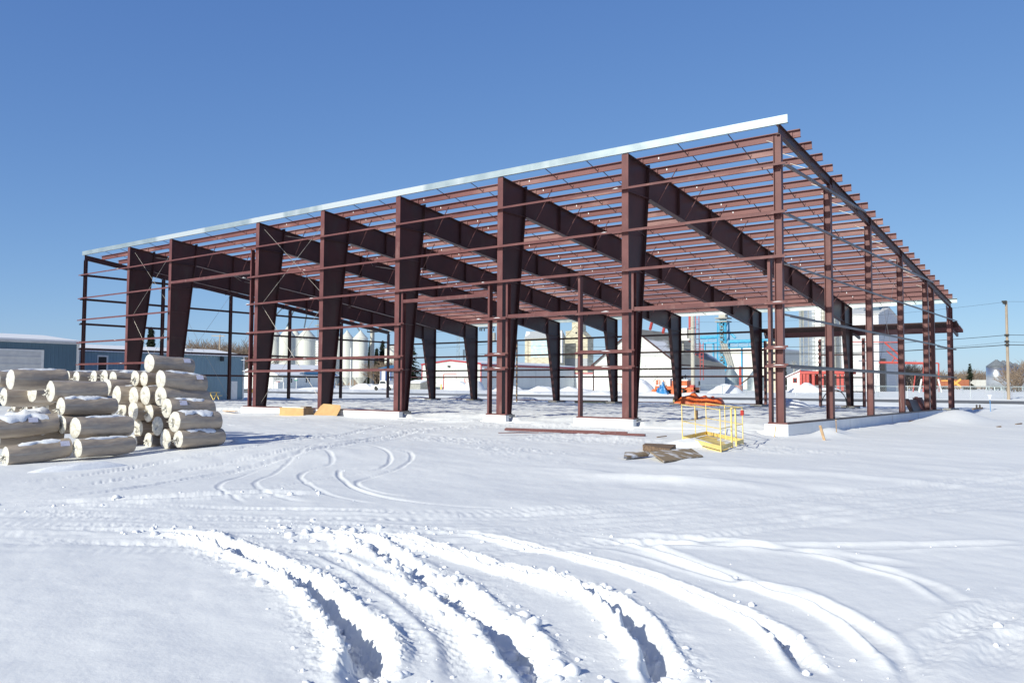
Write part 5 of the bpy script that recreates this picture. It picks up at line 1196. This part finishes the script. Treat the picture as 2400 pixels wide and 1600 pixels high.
for px in (1997,2006,2013,2018): c = aty(px,905,140); m = MB().cyl((c[0],140,.2),(c[0],140,aty(px,832,140)[2]),.16,n=6); o = m.build('down_pipe',pm('brown_pipe_%d'%px,(.22,.16,.10),rough=.6)); tag(o,'thin brown vertical pipe in front of the shaded silo, %s'%{1997:'leftmost',2006:'second from the left',2013:'third from the left',2018:'rightmost'}[px],'pipe',group='brown pipes before the silo')
Yx = 128; a = aty(2062,915,Yx); b = aty(2051,915,Yx); x1 = a[0]; y1 = atx(2109,915,x1)[1]; zt = aty(2062,735,Yx)[2]
t = hall('annex_tower','tall white shingled elevator annex with a small dark roof behind the end wall','elevator annex',x1-6.5,x1,Yx,y1,gh(x1,Yx),zt,aty(2055,716,Yx)[2],M['annex'],M['white_dim'],None,'x',None,.2,.15)
m = MB(); q = atx(2080,732,x1-.5); m.prism([(x1-4,zt+.4),(x1-.3,zt+.4),(x1-2.1,zt+3.2)],'y',Yx+4,y1-.5); m.build('cupola_roof',pm('dark_blue_roof',(.05,.10,.16),rough=.5),t)
m = MB()
for k in range(14): z = zt-1.5-k*1.45; 
c = atx(2071,905,x1+.6); MB().box(x1+.1,x1+.9,c[1],c[1]+.9,gh(x1,Yx),aty(2070,840,c[1])[2]).build('leg_casing',M['dark'],t)
t = thing('red_spout_frame','thin red pipe conveyor and braces running right from the annex','conveyor',(x1,Yx-6,0)); Yf = Yx-6
for (xa,ya,xb,yb_,r_) in ((2060,849,2165,851,.22),(2074,803,2112,836,.16),(2078,822,2098,838,.12),(2098,838,2112,849,.12),(2090,849,2098,838,.12),(1985,801,2110,802,.09),(2165,851,2200,851,.12),(2165,851,2164,918,.12),(2200,851,2200,918,.12),(2145,880,2140,918,.10)):
    MB().cyl(tuple(aty(xa,ya,Yf)),tuple(aty(xb,yb_,Yf)),r_,n=6).build('pipe',M['redsteel'],t)
for (xa,ya,xb,yb_) in ((2160,888,2154,920),(2199,888,2207,920)): MB().cyl(tuple(aty(xa,ya,Yf-1)),tuple(aty(xb,yb_,Yf-1)),.13,n=6).build('white_prop',M['white'],t)
Yh = 110; a = aty(1845,905,Yh); b = aty(1876,905,Yh); zb = gh(a[0],Yh); ze = aty(1850,884,Yh)[2]; zr_ = aty(1876,870,Yh)[2]
t = thing('scale_house','small white house with red-framed window and red trim','house',(a[0],Yh,zb)); MB().prism([(a[0],zb-.4),(b[0],zb-.4),(b[0],zr_),(a[0],ze)],'y',Yh,Yh+6).build('wall',M['white'],t)
m = MB(); m.beam((a[0]-.5,Yh-.06,ze-.05),(b[0]+.1,Yh-.06,zr_+.15),.1,.25); m.build('rake_trim',M['redsteel'],t)
m = MB(); m.add([(a[0]-.5,Yh-.3,ze-.1),(b[0],Yh-.3,zr_+.12),(b[0],Yh+6.2,zr_+.12),(a[0]-.5,Yh+6.2,ze-.1),(a[0]-.5,Yh-.3,ze+.05),(b[0],Yh-.3,zr_+.27),(b[0],Yh+6.2,zr_+.27),(a[0]-.5,Yh+6.2,ze+.05)],[(0,1,2,3),(7,6,5,4),(0,4,5,1),(1,5,6,2),(2,6,7,3),(3,7,4,0)]); m.build('roof',M['snow'],t)
f = ony(1858,1868.5,885,897,Yh,'window',M['redsteel'],t,.06); ony(1860,1867,887,895.5,Yh-.06,'pane',M['glass'],f,.02)
t = thing('red_loading_frame','open red steel loading shelter beside the white scale house','shelter',(b[0],Yh,zb)); e_ = aty(1985,871,Yh)
m = MB(); m.box(b[0]+.02,e_[0],Yh-.3,Yh+.2,aty(1900,876,Yh)[2],aty(1900,869.5,Yh)[2]); m.box(b[0]+.02,e_[0],Yh+4.8,Yh+5.2,aty(1900,876,Yh)[2],aty(1900,869.5,Yh)[2]); m.build('roof_beam',M['redsteel'],t)
MB().box(b[0]+.02,e_[0],Yh+.25,Yh+4.75,aty(1900,871,Yh)[2],aty(1900,869.5,Yh)[2]).build('roof_deck',M['primer_dark'],t)
for px in (1878,1886,1894,1907,1928,1965,1975): q = aty(px,900,Yh); MB().box(q[0]-.22,q[0]+.22,Yh-.2,Yh+.1,zb-.2,aty(px,876,Yh)[2]-.01).build('post',M['redsteel'],t)
for px in (1884,1900,1915,1940): q = aty(px,900,Yh+5); MB().box(q[0]-.2,q[0]+.2,Yh+4.9,Yh+5.1,zb-.2,aty(px,876,Yh+5)[2]-.01).build('post',M['redsteel'],t)
MB().box(aty(1895,905,Yh+5.4)[0],aty(1985,905,Yh+5.4)[0],Yh+5.4,Yh+5.6,zb-.2,aty(1900,880,Yh+5.4)[2]).build('back_panel',M['greysteel'],t)
c = aty(1861,870,140); t = thing('vent_fan','small grey fan on a mast left of the tall silo','fan',(c[0],140,.5)); MB().cyl((c[0],140,.2),(c[0],140,aty(1861,858,140)[2]),.15,n=6).build('mast',M['greysteel'],t)
z = aty(1861,853,140)[2]; m = MB()
for k in range(10): an = k*math.pi/5; m.beam((c[0],139.8,z),(c[0]+.75*math.cos(an),139.8,z+.75*math.sin(an)),.22,.05)
m.build('fan_blades',M['greysteel'],t)

# steel bins at the right with legs
def rbin(px, r_px, ye, ya, yb_, yleg, Y, label):
    c = aty(px,890,Y); d = dep(c); r = r_px*d/F; t = thing('steel_bin',label,'grain bin',(c[0],Y,gh(c[0],Y)),'row of steel bins at the right')
    ze,za,zb_ = aty(px,ye,Y)[2],aty(px,ya,Y)[2],aty(px,yb_,Y)[2]; zg = gh(c[0],Y)
    MB().lathe([(r,zb_),(r,ze)],40,(c[0],Y,0)).build('bin_wall',M['binplain'],t,True)
    MB().lathe([(r*1.04,ze+.003),(r*.14,za),(r*.14,za+.1)],28,(c[0],Y,0)).build('bin_roof',M['binroof'],t)
    for k in range(10): an = k*math.pi/5+.2; MB().cyl((c[0]+r*.96*math.cos(an),Y+r*.96*math.sin(an),zg-.3),(c[0]+r*.96*math.cos(an),Y+r*.96*math.sin(an),zb_-.01),.11,n=6).build('leg',M['galv'],t)
    MB().lathe([(.3,zg+.3),(r*.9,zb_-.004)],28,(c[0],Y,0)).build('hopper',M['greysteel'],t)
M['binplain'] = pm('bin_steel',(.66,.69,.72),(.58,.61,.64),scale=.8,rough=.30,metal=.85,ribs=('Z',.35,.012)); M['binroof'] = pm('bin_roof_grey',(.20,.22,.24),rough=.5)
rbin(2336.5,22,858.5,843.5,905,916,190,'nearest round steel bin of the row, on legs left of the utility pole')
for k,(px,r_,ye,ya,Y) in enumerate(((2353,19,858,845,205),(2367,17.5,860,848,222),(2380,16,863,851,240),(2392,14.5,865,854,260))):
    rbin(px,r_,ye,ya,904,914,Y,['second steel bin of the row, behind the nearest','third steel bin of the row, behind the utility pole','fourth steel bin of the row, right of the utility pole','farthest steel bin of the row at the right edge'][k])
# rail cars
def railcar(px0, px1, yt, yb_, Y, label, mat, emblem):
    a = aty(px0,yb_,Y); b = aty(px1,yb_,Y); zt = aty((px0+px1)/2,yt,Y)[2]; zb_ = a[2]; t = thing('rail_car',label,'rail car',(a[0],Y,zb_-1))
    if emblem: MB().box(a[0],b[0],Y,Y+3,zb_,zt).build('car_body',mat,t)
    else: MB().prism([(a[0]+1.2,zb_),(b[0]-1.2,zb_),(b[0],zt-.8),(b[0]-.6,zt),(a[0]+.6,zt),(a[0],zt-.8)],'y',Y,Y+3).build('car_body',mat,t)
    m = MB(); n_ = int((b[0]-a[0])/1.2)
    for k in range(n_+1): x = a[0]+(b[0]-a[0])*k/n_; m.box(x-.05,x+.05,Y-.08,Y-.003,zb_+.1,zt-.1)
    m.build('side_rib',mat,t)
    for f_ in (.1,.18,.82,.9): x = a[0]+(b[0]-a[0])*f_; MB().cyl((x,Y+.2,zb_-.45),(x,Y+.35,zb_-.45),.45,n=12).build('wheel',M['rubber'],t)
    if emblem:
        x = a[0]+(b[0]-a[0])*.56; z = (zt+zb_)/2; m = MB(); ye_ = pm('car_emblem_yellow',(.70,.38,.08),rough=.6)
        m.beam((x-1.3,Y-.12,z-1.1),(x+1.3,Y-.12,z+1.1),.03,.55); m.beam((x-1.3,Y-.12,z+1.1),(x+1.3,Y-.13,z-1.1),.03,.55); m.build('emblem',ye_,t)
        MB().box(a[0]+.5,a[0]+3.5,Y-.1,Y-.004,z+.5,z+.8).build('side_lettering_bar',ye_,t)
railcar(2202,2271,889.5,905,230,'rust orange boxcar with a yellow crossed emblem behind the fence',M['rust'],True)
railcar(2274,2322,890,904,231,'grey hopper rail car coupled right of the rust orange one',M['railgrey'],False)
# small snowy shed under the big spruce
a = aty(958,908,86); b = aty(985,908,86); t = hall('garden_shed','tiny dark shed with a thick snowy roof under the big spruce','shed',a[0],b[0],86,90,gh(a[0],86),aty(970,897,86)[2],aty(970,892,86)[2],M['greysteel'],M['snow'],None,'x',None,.3,.2)

# orange compressor truck
Ym = 67.0; L0 = aty(1532,927,Ym); L1 = aty(1641,927,Ym); sx = (L1[0]-L0[0])/7.4; zg = gh((L0[0]+L1[0])/2,Ym)-.02
t = thing('orange_truck','orange road machine with black tyres and orange hubs, snow on its hood','road machine',(L0[0],Ym,zg))
X_ = lambda u: L0[0]+u*sx
k_ = sx*.93
def ob(name, u0, u1, z0, z1, y0=-1.1, y1=1.1, mat='orange', parent=None): return MB().box(X_(u0),X_(u1),Ym+y0,Ym+y1,zg+z0*k_,zg+z1*k_).build(name,M[mat],parent or t)
ob('chassis',.8,6.9,.75,1.15,-1.0,1.0); ob('hood',3.6,5.9,1.15,2.15,-1.0,1.0); ob('deck',.9,3.55,1.155,1.32,-1.1,1.1)
ob('hood_snow',3.6,6.0,2.155,2.36,-1.0,1.0,'snow'); ob('deck_snow',.9,1.7,1.325,1.5,-1.0,1.0,'snow'); ob('fender',4.3,6.0,1.153,1.40,-1.25,-1.005,'snow')
ob('engine_panel',3.75,4.55,1.5,2.0,-1.03,-1.003,'orange'); ob('engine_panel',4.65,5.75,1.5,2.0,-1.03,-1.003,'orange')
m = MB(); m.box(X_(3.75),X_(5.75),Ym-1.035,Ym-1.031,zg+1.98*k_,zg+2.02*k_); m.build('panel_gap',M['dark'],t)
for u_,r_ in ((.75,.42),(2.1,.52),(3.9,.42),(5.05,.56),(6.35,.40)):
    w = MB().cyl((X_(u_),Ym-1.2,zg+r_*k_),(X_(u_),Ym-.8,zg+r_*k_),r_*k_,n=20).build('wheel',M['rubber'] if u_ in (2.1,5.05) else M['orange'],t); MB().cyl((X_(u_),Ym-1.24,zg+r_*k_),(X_(u_),Ym-1.203,zg+r_*k_),r_*k_*.6,n=16).build('hub',M['orange'],w)
    MB().cyl((X_(u_),Ym+.8,zg+r_*k_),(X_(u_),Ym+1.2,zg+r_*k_),r_*k_,n=20).build('wheel',M['rubber'],t)
ob('wheel_arch',4.35,5.8,1.0,1.15,-1.3,-1.003); 
for u_ in (1.0,1.6,2.2): MB().box(X_(u_)-.05,X_(u_)+.05,Ym-1.0,Ym-.9,zg+1.33*k_,zg+2.25*k_).build('rail_post',M['orange'],t)
ob('hand_rail',1.0,2.2,2.2,2.26,-1.0,-.93,'orange'); ob('hand_rail',1.0,2.2,1.8,1.86,-1.0,-.93,'orange')
ob('front_post',.85,1.0,1.33,2.3,-.5,-.35,'orange'); ob('white_cab_box',2.15,3.05,1.325,2.5,-.6,.6,'white'); ob('seat',4.0,4.6,2.37,2.75,-.4,.4,'rubber'); ob('exhaust',5.1,5.2,2.37,3.1,-.1,0,'rubber'); ob('front_bracket',.25,.8,.5,.75,-.7,.7,'orange'); ob('rear_bracket',6.3,6.9,.5,1.5,-.9,-.4,'redsteel')
MB().beam((X_(.2),Ym-.6,zg+1.9*k_),(X_(.75),Ym-.5,zg+2.6*k_),.08,.1).build('wiper_arm',M['greysteel'],t)
o = tarp('blue_tarp','blue tarp hanging down over the side of the orange road machine',(X_(2.35),Ym-1.45,zg+.0),.85,.42,1.35,8,M['bluetarp'],3,.1)

# snow piles beyond the road
for (px,yb_,w_,h_,Y,lab,sd) in ((1078,913,34,15,86,'tall ploughed snow pile at the corner of the red-trimmed hall',1),(1110,915,18,20,84,'steep snow heap beside the hall corner trim',2),(1190,912,32,9,80,'low lumpy snow pile in front of the shaded side wall',3),(1270,913,30,8,79,'second low snow pile in front of the shaded side wall',4),
       (860,914,38,12,80,'smooth snow pile in front of the rightmost hopper bin',5),(1495,912,32,26,78,'tall snow pile left of the orange road machine',6),(1700,916,34,16,78,'rounded snow pile behind the chain-link fence',7),(1890,905,34,16,96,'snow pile before the red loading shelter',8),(1945,905,24,14,96,'second snow pile before the red loading shelter',9),(1345,912,40,7,82,'long low snow pile before the link building',10),(740,912,45,5,76,'low snow ridge before the office',11)):
    c = aty(px,yb_,Y); d = dep(c); drift('snow_pile',lab,(c[0],Y,gh(c[0],Y)-.1),w_*d/F*1.35,2.6,h_*d/F*1.05+.2,sd*1.7+.4)
# earth/snow heaps just behind the hall
for (px,Y,w_,h_,lab) in ((985,34.5,2.6,.55,'striped snow heap behind the far left of the hall'),(1085,35.5,3.4,.6,'long snow heap behind the far wall'),(1225,36,2.6,.5,'low snow heap behind the middle of the far wall'),(1840,36,2.4,.6,'snow heap with shadow stripes left of the hose arch')):
    c = aty(px,930,Y); drift('snow_pile',lab,(c[0],Y,-.32),w_,1.5,h_,px*.01)
o = slab('pallet_board','pale green board pile lying by the far wall', 'boards',[(-30.8,33.2,-.02),(-27.9,33.2,-.02),(-27.9,34.2,.05),(-30.8,34.2,.05)],.22,pm('green_boards',(.30,.34,.24),rough=.8))

# ------------------------------------------------------------------ poles and wires
def upole(px, yt, Y, label, r_px, arm, mat):
    c = aty(px,930,Y); zg = gh(c[0],Y); zt = aty(px,yt,Y)[2]; r = r_px*dep(c)/F
    t = thing('utility_pole',label,'utility pole',(c[0],Y,zg)); MB().cyl((c[0],Y,zg-.6),(c[0],Y,zt),r*1.15,r*.85,12).build('pole_shaft',mat,t); return t,c,zt
t, c, zt = upole(2364,705,66,'tall wooden utility pole right of the hall with a small side bracket',3.1,0,M['pole'])
a = aty(2351,711,65.7); MB().beam((c[0],65.7,a[2]),(a[0],65.7,a[2]+.12),.16,.3).build('bracket',M['rubber'],t); a2 = aty(2351,706.5,65.7); MB().box(a2[0]-.12,a2[0]+.3,65.6,65.8,a2[2]-.08,a2[2]+.08).build('insulator',M['rubber'],t)
for y_ in (785,800,808): z = aty(2364,y_,65.8)[2]; MB().box(c[0]-.2,c[0]+.2,65.7,65.85,z-.1,z+.1).build('insulator',M['rubber'],t)
A = c
def wire(label, p0, p1, sag, r=.02, n=24):
    pts = []
    for i in range(n+1): u_ = i/n; pts.append((p0[0]+(p1[0]-p0[0])*u_, p0[1]+(p1[1]-p0[1])*u_, p0[2]+(p1[2]-p0[2])*u_-sag*4*u_*(1-u_)))
    m = MB(); m.tube(pts,r,4); o = m.build('overhead_wire',M['rubber']); tag(o,label,'wire',group='overhead wires along the road')
Bx = aty(1624,800,66.5)
for y_,yb_,r_,sg,lab in ((785,812,.024,.5,'upper overhead wire between the utility pole and the concrete pole'),(801,826,.012,.7,'thin middle overhead wire between the utility pole and the concrete pole'),(808,824,.034,.5,'thickest, lowest overhead wire between the utility pole and the concrete pole'),(707,755,.010,.6,'hair-thin top wire from the utility pole to the concrete pole')):
    p0 = aty(2364,y_,66); p1 = aty(1624,yb_,66.3)
    wire(lab,(p0[0],65.8,p0[2]),(p1[0],66.0,p1[2]),sg,r_)
    wire(lab.split(' between')[0].split(' from')[0]+', continuing right out of the picture',(p0[0],65.8,p0[2]),(p0[0]+38,65.8,p0[2]+.0),sg,r_)
t, c, zt = upole(1146.5,757,105,'pole with a crossarm and transformers above the red-trimmed hall',3.2,1,M['concpole'])
a = aty(1123.5,768.5,104.6); b = aty(1160,767,104.6); MB().beam(tuple(a),tuple(b),.15,.2).build('crossarm',M['rubber'],t)
for px in (1125,1129,1135,1157): q = aty(px,770,104.6); MB().cyl((q[0],104.6,q[2]-.5),(q[0],104.6,q[2]),.13,n=6).build('insulator',M['rubber'],t)
q = aty(1158,789,104.3); MB().cyl((q[0],104.3,q[2]-.8),(q[0],104.3,q[2]+.8),.36,n=12).build('transformer',M['greysteel'],t)
C2 = c
for y_,lab in ((769,'top wire running left from the transformer pole'),(806,'middle wire running left from the transformer pole'),(828,'lower wire running left from the transformer pole')):
    p0 = aty(1146,y_,104.8); p1 = aty(880,y_+8,106); wire(lab,tuple(p0),tuple(p1),.5,.03)
for y_,lab in ((804,'top wire running right from the transformer pole'),(826,'lower wire running right from the transformer pole')):
    p0 = aty(1146,y_,104.8); p1 = aty(1624,y_+6,67); wire(lab,tuple(p0),tuple(p1),.4,.022)
t, c, zt = upole(1237,800,120,'plain short pole in front of the broad old grain elevator',1.0,0,M['pole'])
t, c, zt = upole(512,784,95,'dark telephone pole with a crossarm behind the pale blue shed',1.7,0,M['pole'])
a = aty(496,786.5,94.8); b = aty(527,787.5,94.8); MB().beam(tuple(a),tuple(b),.14,.18).build('crossarm',M['pole'],t)
# rusty post by the far wall
a = aty(1211,938,33.5); o = MB().cyl((a[0],33.5,-.3),(a[0],33.5,aty(1211,797,33.5)[2]),.07,n=8).build('rusty_pipe',pm('rusty_pipe',(.45,.32,.18),(.16,.08,.05),scale=3,rough=.8,stretch=(1,1,3),lo=.45,hi=.55)); tag(o,'rust-streaked thin pipe standing behind the far wall','pipe')
# lattice radio masts
def mast(px, yt, yb_, Y, w_px, label, mat):
    c = aty(px,880,Y); w_ = w_px*dep(c)/F; z0 = 0; zt = aty(px,yt,Y)[2]; t = thing('radio_mast',label,'radio mast',(c[0],Y,gh(c[0],Y)))
    for dx,dy in ((-1,-.6),(1,-.6),(0,1)): MB().cyl((c[0]+dx*w_,Y+dy*w_,z0),(c[0]+dx*w_*.8,Y+dy*w_*.8,zt),.07,n=5).build('mast_leg',mat,t)
    m = MB(); z = z0; s = 1
    while z < zt-w_*2: m.beam((c[0]-s*w_,Y-.6*w_,z),(c[0]+s*w_,Y-.6*w_,z+w_*2),.05,.05); m.beam((c[0]-s*w_,Y-.6*w_,z),(c[0],Y+w_,z+w_*2),.05,.05); z += w_*2; s = -s
    m.build('lattice',mat,t)
    for k in range(3): z = zt-w_*3*k-w_; MB().beam((c[0]-w_*3,Y,z),(c[0]+w_*3,Y,z),.08,.08).build('antenna',mat,t)
mast(1074,787,845,200,3.6,'pale lattice radio mast above the red-trimmed hall',M['galv'])
mast(1087,819,845,190,1.6,'small dark antenna mast right of the pale lattice mast',M['rubber'])

# ------------------------------------------------------------------ chain-link fence
Yf = 67.5
fz = aty(2265,904.8,Yf)[2]; xa = aty(1640,900,Yf)[0]; xb = aty(2400,900,Yf)[0]+25
t = thing('chain_link_fence','long grey chain-link fence beyond the road, posts standing in snow','fence',(xa,Yf,.2))
x = xa; kpost = 0
while x < xb:
    MB().cyl((x,Yf,gh(x,Yf)-.3),(x,Yf,fz),.032,n=6).build('fence_post',M['galv'],t); x += 3.0; kpost += 1
MB().cyl((xa,Yf,fz),(xb,Yf,fz),.026,n=6).build('top_rail',M['galv'],t)
m = MB(); x = xa; z0 = .15; h = fz-z0
while x < xb-h:
    m.beam((x,Yf-.04,z0),(x+h,Yf-.04,fz),.007,.007); m.beam((x+h,Yf-.05,z0),(x,Yf-.05,fz),.007,.007); x += .22
m.build('wire_mesh',M['galv'],t)
t = thing('chain_link_fence','farther chain-link fence in front of the silos and rail cars','fence',(-20,120,.3)); Y2 = 108
za = aty(2150,909,Y2)[2]; x = aty(1830,900,Y2)[0]; xe = aty(2400,900,Y2)[0]+10; x0_ = x
while x < xe: MB().cyl((x,Y2,gh(x,Y2)-.3),(x,Y2,za+.2),.04,n=5).build('fence_post',M['galv'],t); x += 3.0
MB().cyl((x0_,Y2,za+.2),(xe,Y2,za+.2),.03,n=5).build('top_rail',M['galv'],t)

# ------------------------------------------------------------------ trees
def spruce(px, yt, yb_, Y, wpx, label, seed, snowy=True, n=2600):
    q = random.Random(seed); c = aty(px,yb_,Y); d = dep(c); zt = aty(px,yt,Y)[2]; zg = min(gh(c[0],Y), c[2]+.5); H = zt-zg; R = wpx*d/F/2*1.45
    t = thing('spruce_tree',label,'spruce tree',(c[0],Y,zg),'dark spruce trees')
    MB().cyl((c[0],Y,zg-.3),(c[0],Y,zt-.1),H*.018,.02,8).build('trunk',M['bark'],t)
    m = MB(); sn = MB(); nb = int(14+H*3.2)
    for b in range(nb):
        u_ = (b+.5)/nb; z = zg+H*(.06+.93*u_); rr = R*(1-u_)**.85*q.uniform(.72,1.08)+.05
        nk = max(4, int(9*(1-u_)+4))
        for k in range(nk):
            an = q.uniform(0,6.283); l = rr*q.uniform(.65,1.05); tip = (c[0]+math.cos(an)*l, Y+math.sin(an)*l, z-l*q.uniform(.22,.42)); nd = max(3,int(l/R*9)+3)
            for s_ in range(nd):
                f = (s_+.7)/nd; p = [c[0]+(tip[0]-c[0])*f, Y+(tip[1]-Y)*f, z+(tip[2]-z)*f]; w_ = H*.030*(1.25-f*.6)*q.uniform(.7,1.3)
                for _ in range(2):
                    a1 = an+q.uniform(-1.2,1.2); a2 = a1+q.uniform(.5,1.3); dz = q.uniform(.3,1.0)*w_
                    p1 = (p[0]+math.cos(a1)*w_*1.6, p[1]+math.sin(a1)*w_*1.6, p[2]-dz); p2 = (p[0]+math.cos(a2)*w_*1.2, p[1]+math.sin(a2)*w_*1.2, p[2]-dz*.4); p3 = (p[0]+q.uniform(-.2,.2)*w_, p[1]+q.uniform(-.2,.2)*w_, p[2]+w_*.35)
                    m.add([p,p1,p2],[(0,1,2)]); m.add([p3,p1,p],[(0,1,2)])
                if snowy and q.random() < .10: w2 = w_*.55; sn.add([(p[0]-w2,p[1]-w2,p[2]+w_*.42),(p[0]+w2,p[1]-w2,p[2]+w_*.42),(p[0]+w2*.8,p[1]+w2,p[2]+w_*.5),(p[0]-w2,p[1]+w2,p[2]+w_*.5)],[(0,1,2,3)])
    m.build('crown',M['spruce'],t)
    if sn.v: sn.build('snow_clumps',M['snow'],t)
spruce(957,775,893,93,64,'tall snow-dusted spruce left of the red-trimmed hall',1)
spruce(868,800,905,190,30,'dark spruce behind the grey grain column',2,False)
spruce(895,797,905,196,26,'slim spruce right of the grey grain column',3,False)
spruce(882,815,905,200,24,'small spruce between the two dark ones',8,False)
spruce(353,765,822,115,34,'lone spruce rising behind the roof of the pale blue shed',4)
spruce(2274,851,902,240,26,'round-topped dark spruce behind the rail cars',5,False)
spruce(1841,857,890,150,20,'dark spruce beside the small fan mast',6,False)
def bare_proto(seed, lv=5):
    q = random.Random(seed); m = MB(); tw = MB()
    def br(p, d, l, r, k):
        e = (p[0]+d[0]*l, p[1]+d[1]*l, p[2]+d[2]*l)
        if k >= lv-1: m.cyl(p, e, r, r*.72, 5, False)
        else:
            tw.cyl(p, e, max(r,.010), max(r*.6,.006), 3, False)
        if k == 0: return
        for i in range(3 if k < lv else 4):
            a = q.uniform(0,6.283); s = q.uniform(.35,.85); nd = Vector((d[0]+math.cos(a)*s, d[1]+math.sin(a)*s, d[2]*.9+q.uniform(.0,.35))).normalized()
            f = q.uniform(.45,1); pp = (p[0]+d[0]*l*f, p[1]+d[1]*l*f, p[2]+d[2]*l*f); br(pp, tuple(nd), l*q.uniform(.62,.82), r*.6, k-1)
    if seed % 3 == 2:
        for i in range(5): a = q.uniform(0,6.28); br((math.cos(a)*.4,math.sin(a)*.4,-.2), tuple(Vector((math.cos(a)*.3,math.sin(a)*.3,1)).normalized()), 1.3, .06, lv-1)
    else: br((0,0,-.3),(0,0,1),2.1,.14,lv)
    t = thing('bare_tree','', 'bare tree', (0,0,0), 'bare trees on the horizon'); m.build('trunk',M['bark'],t,world=False); tw.build('twig_crown',M['twig'],t,world=False); return t
protos = [bare_proto(s) for s in (11,12,13,14)]
def hgt(o): return max(v.co.z for ch in o.children for v in ch.data.vertices)
hs = [hgt(o) for o in protos]; used = set()
def bare(px, yt, dist, label, k, yb_=None, wid=1.0):
    P0 = atd(px, yt, dist); zg = gh(P0[0], P0[1])-.1; H = P0[2]-zg; sc = H/hs[k]
    o = protos[k] if k not in used else copy_tree(protos[k]); used.add(k)
    o.location = (P0[0], P0[1], zg); o.scale = (sc*wid, sc*wid, sc); o.rotation_euler = (0,0,rng.uniform(0,6.28)); o['label'] = label; return o
tq = random.Random(21)
for i in range(22): bare(425+i*7.4+tq.uniform(-4,4), 796+tq.uniform(-6,16)+ (8 if i < 4 else 0), 230+tq.uniform(-20,60), 'bare brown tree in the clump behind the pale blue shed', i % 4, wid=1.25)
for i in range(9): bare(208+i*14+tq.uniform(-4,4), 811+tq.uniform(-3,5), 330, 'small faint bare tree above the roof of the blue sheds', i % 4, wid=1.4)
for i in range(6): bare(880+i*9+tq.uniform(-3,3), 838+tq.uniform(-5,10), 260, 'bare tree behind the blue hut and the spruces', (i+1) % 4, wid=1.3)
for i in range(22): bare(2108+i*10.5+tq.uniform(-4,4), 868+tq.uniform(-7,8), 300+tq.uniform(-30,50), 'leafless tree in the row behind the rail cars', (i+2) % 4, wid=1.6)
for i in range(7): bare(2112+i*7+tq.uniform(-3,3), 850+tq.uniform(-8,10), 175+tq.uniform(-10,10), 'leafless bush just right of the white annex', (i) % 4, wid=1.1)
for i in range(7): bare(2366+i*8+tq.uniform(-3,3), 872-i*6+tq.uniform(-6,6), 150+tq.uniform(-15,15), 'tall leafless tree at the right picture edge', i % 4, wid=1.2)
for i in range(10): bare(1000+i*70+tq.uniform(-20,20), 885+tq.uniform(-6,5), 420, 'distant bare tree low on the horizon behind the halls', i % 4, wid=2.0)
# far belt of woods that reads as one mass
m = MB(); q = random.Random(3)
for seg in range(1700):
    px = q.uniform(-300,2700); d = q.uniform(650,1500); P0 = atd(px, 895, d); zg = gh(P0[0],P0[1]); H = q.uniform(3,8)*(d/900); w_ = q.uniform(2,6)
    for _ in range(3):
        x = P0[0]+q.uniform(-w_,w_); y = P0[1]+q.uniform(-w_,w_); m.add([(x-w_*.6,y-w_*.3,zg-1),(x+w_*.6,y+w_*.3,zg-1),(x+w_*.4,y+q.uniform(-1,1),zg+H*.7),(x,y,zg+H),(x-w_*.5,y,zg+H*.6)],[(0,1,2,3,4)])
o = m.build('far_woods',M['twig']); tag(o,'low brown belt of woods along the far horizon','woods',kind='stuff')
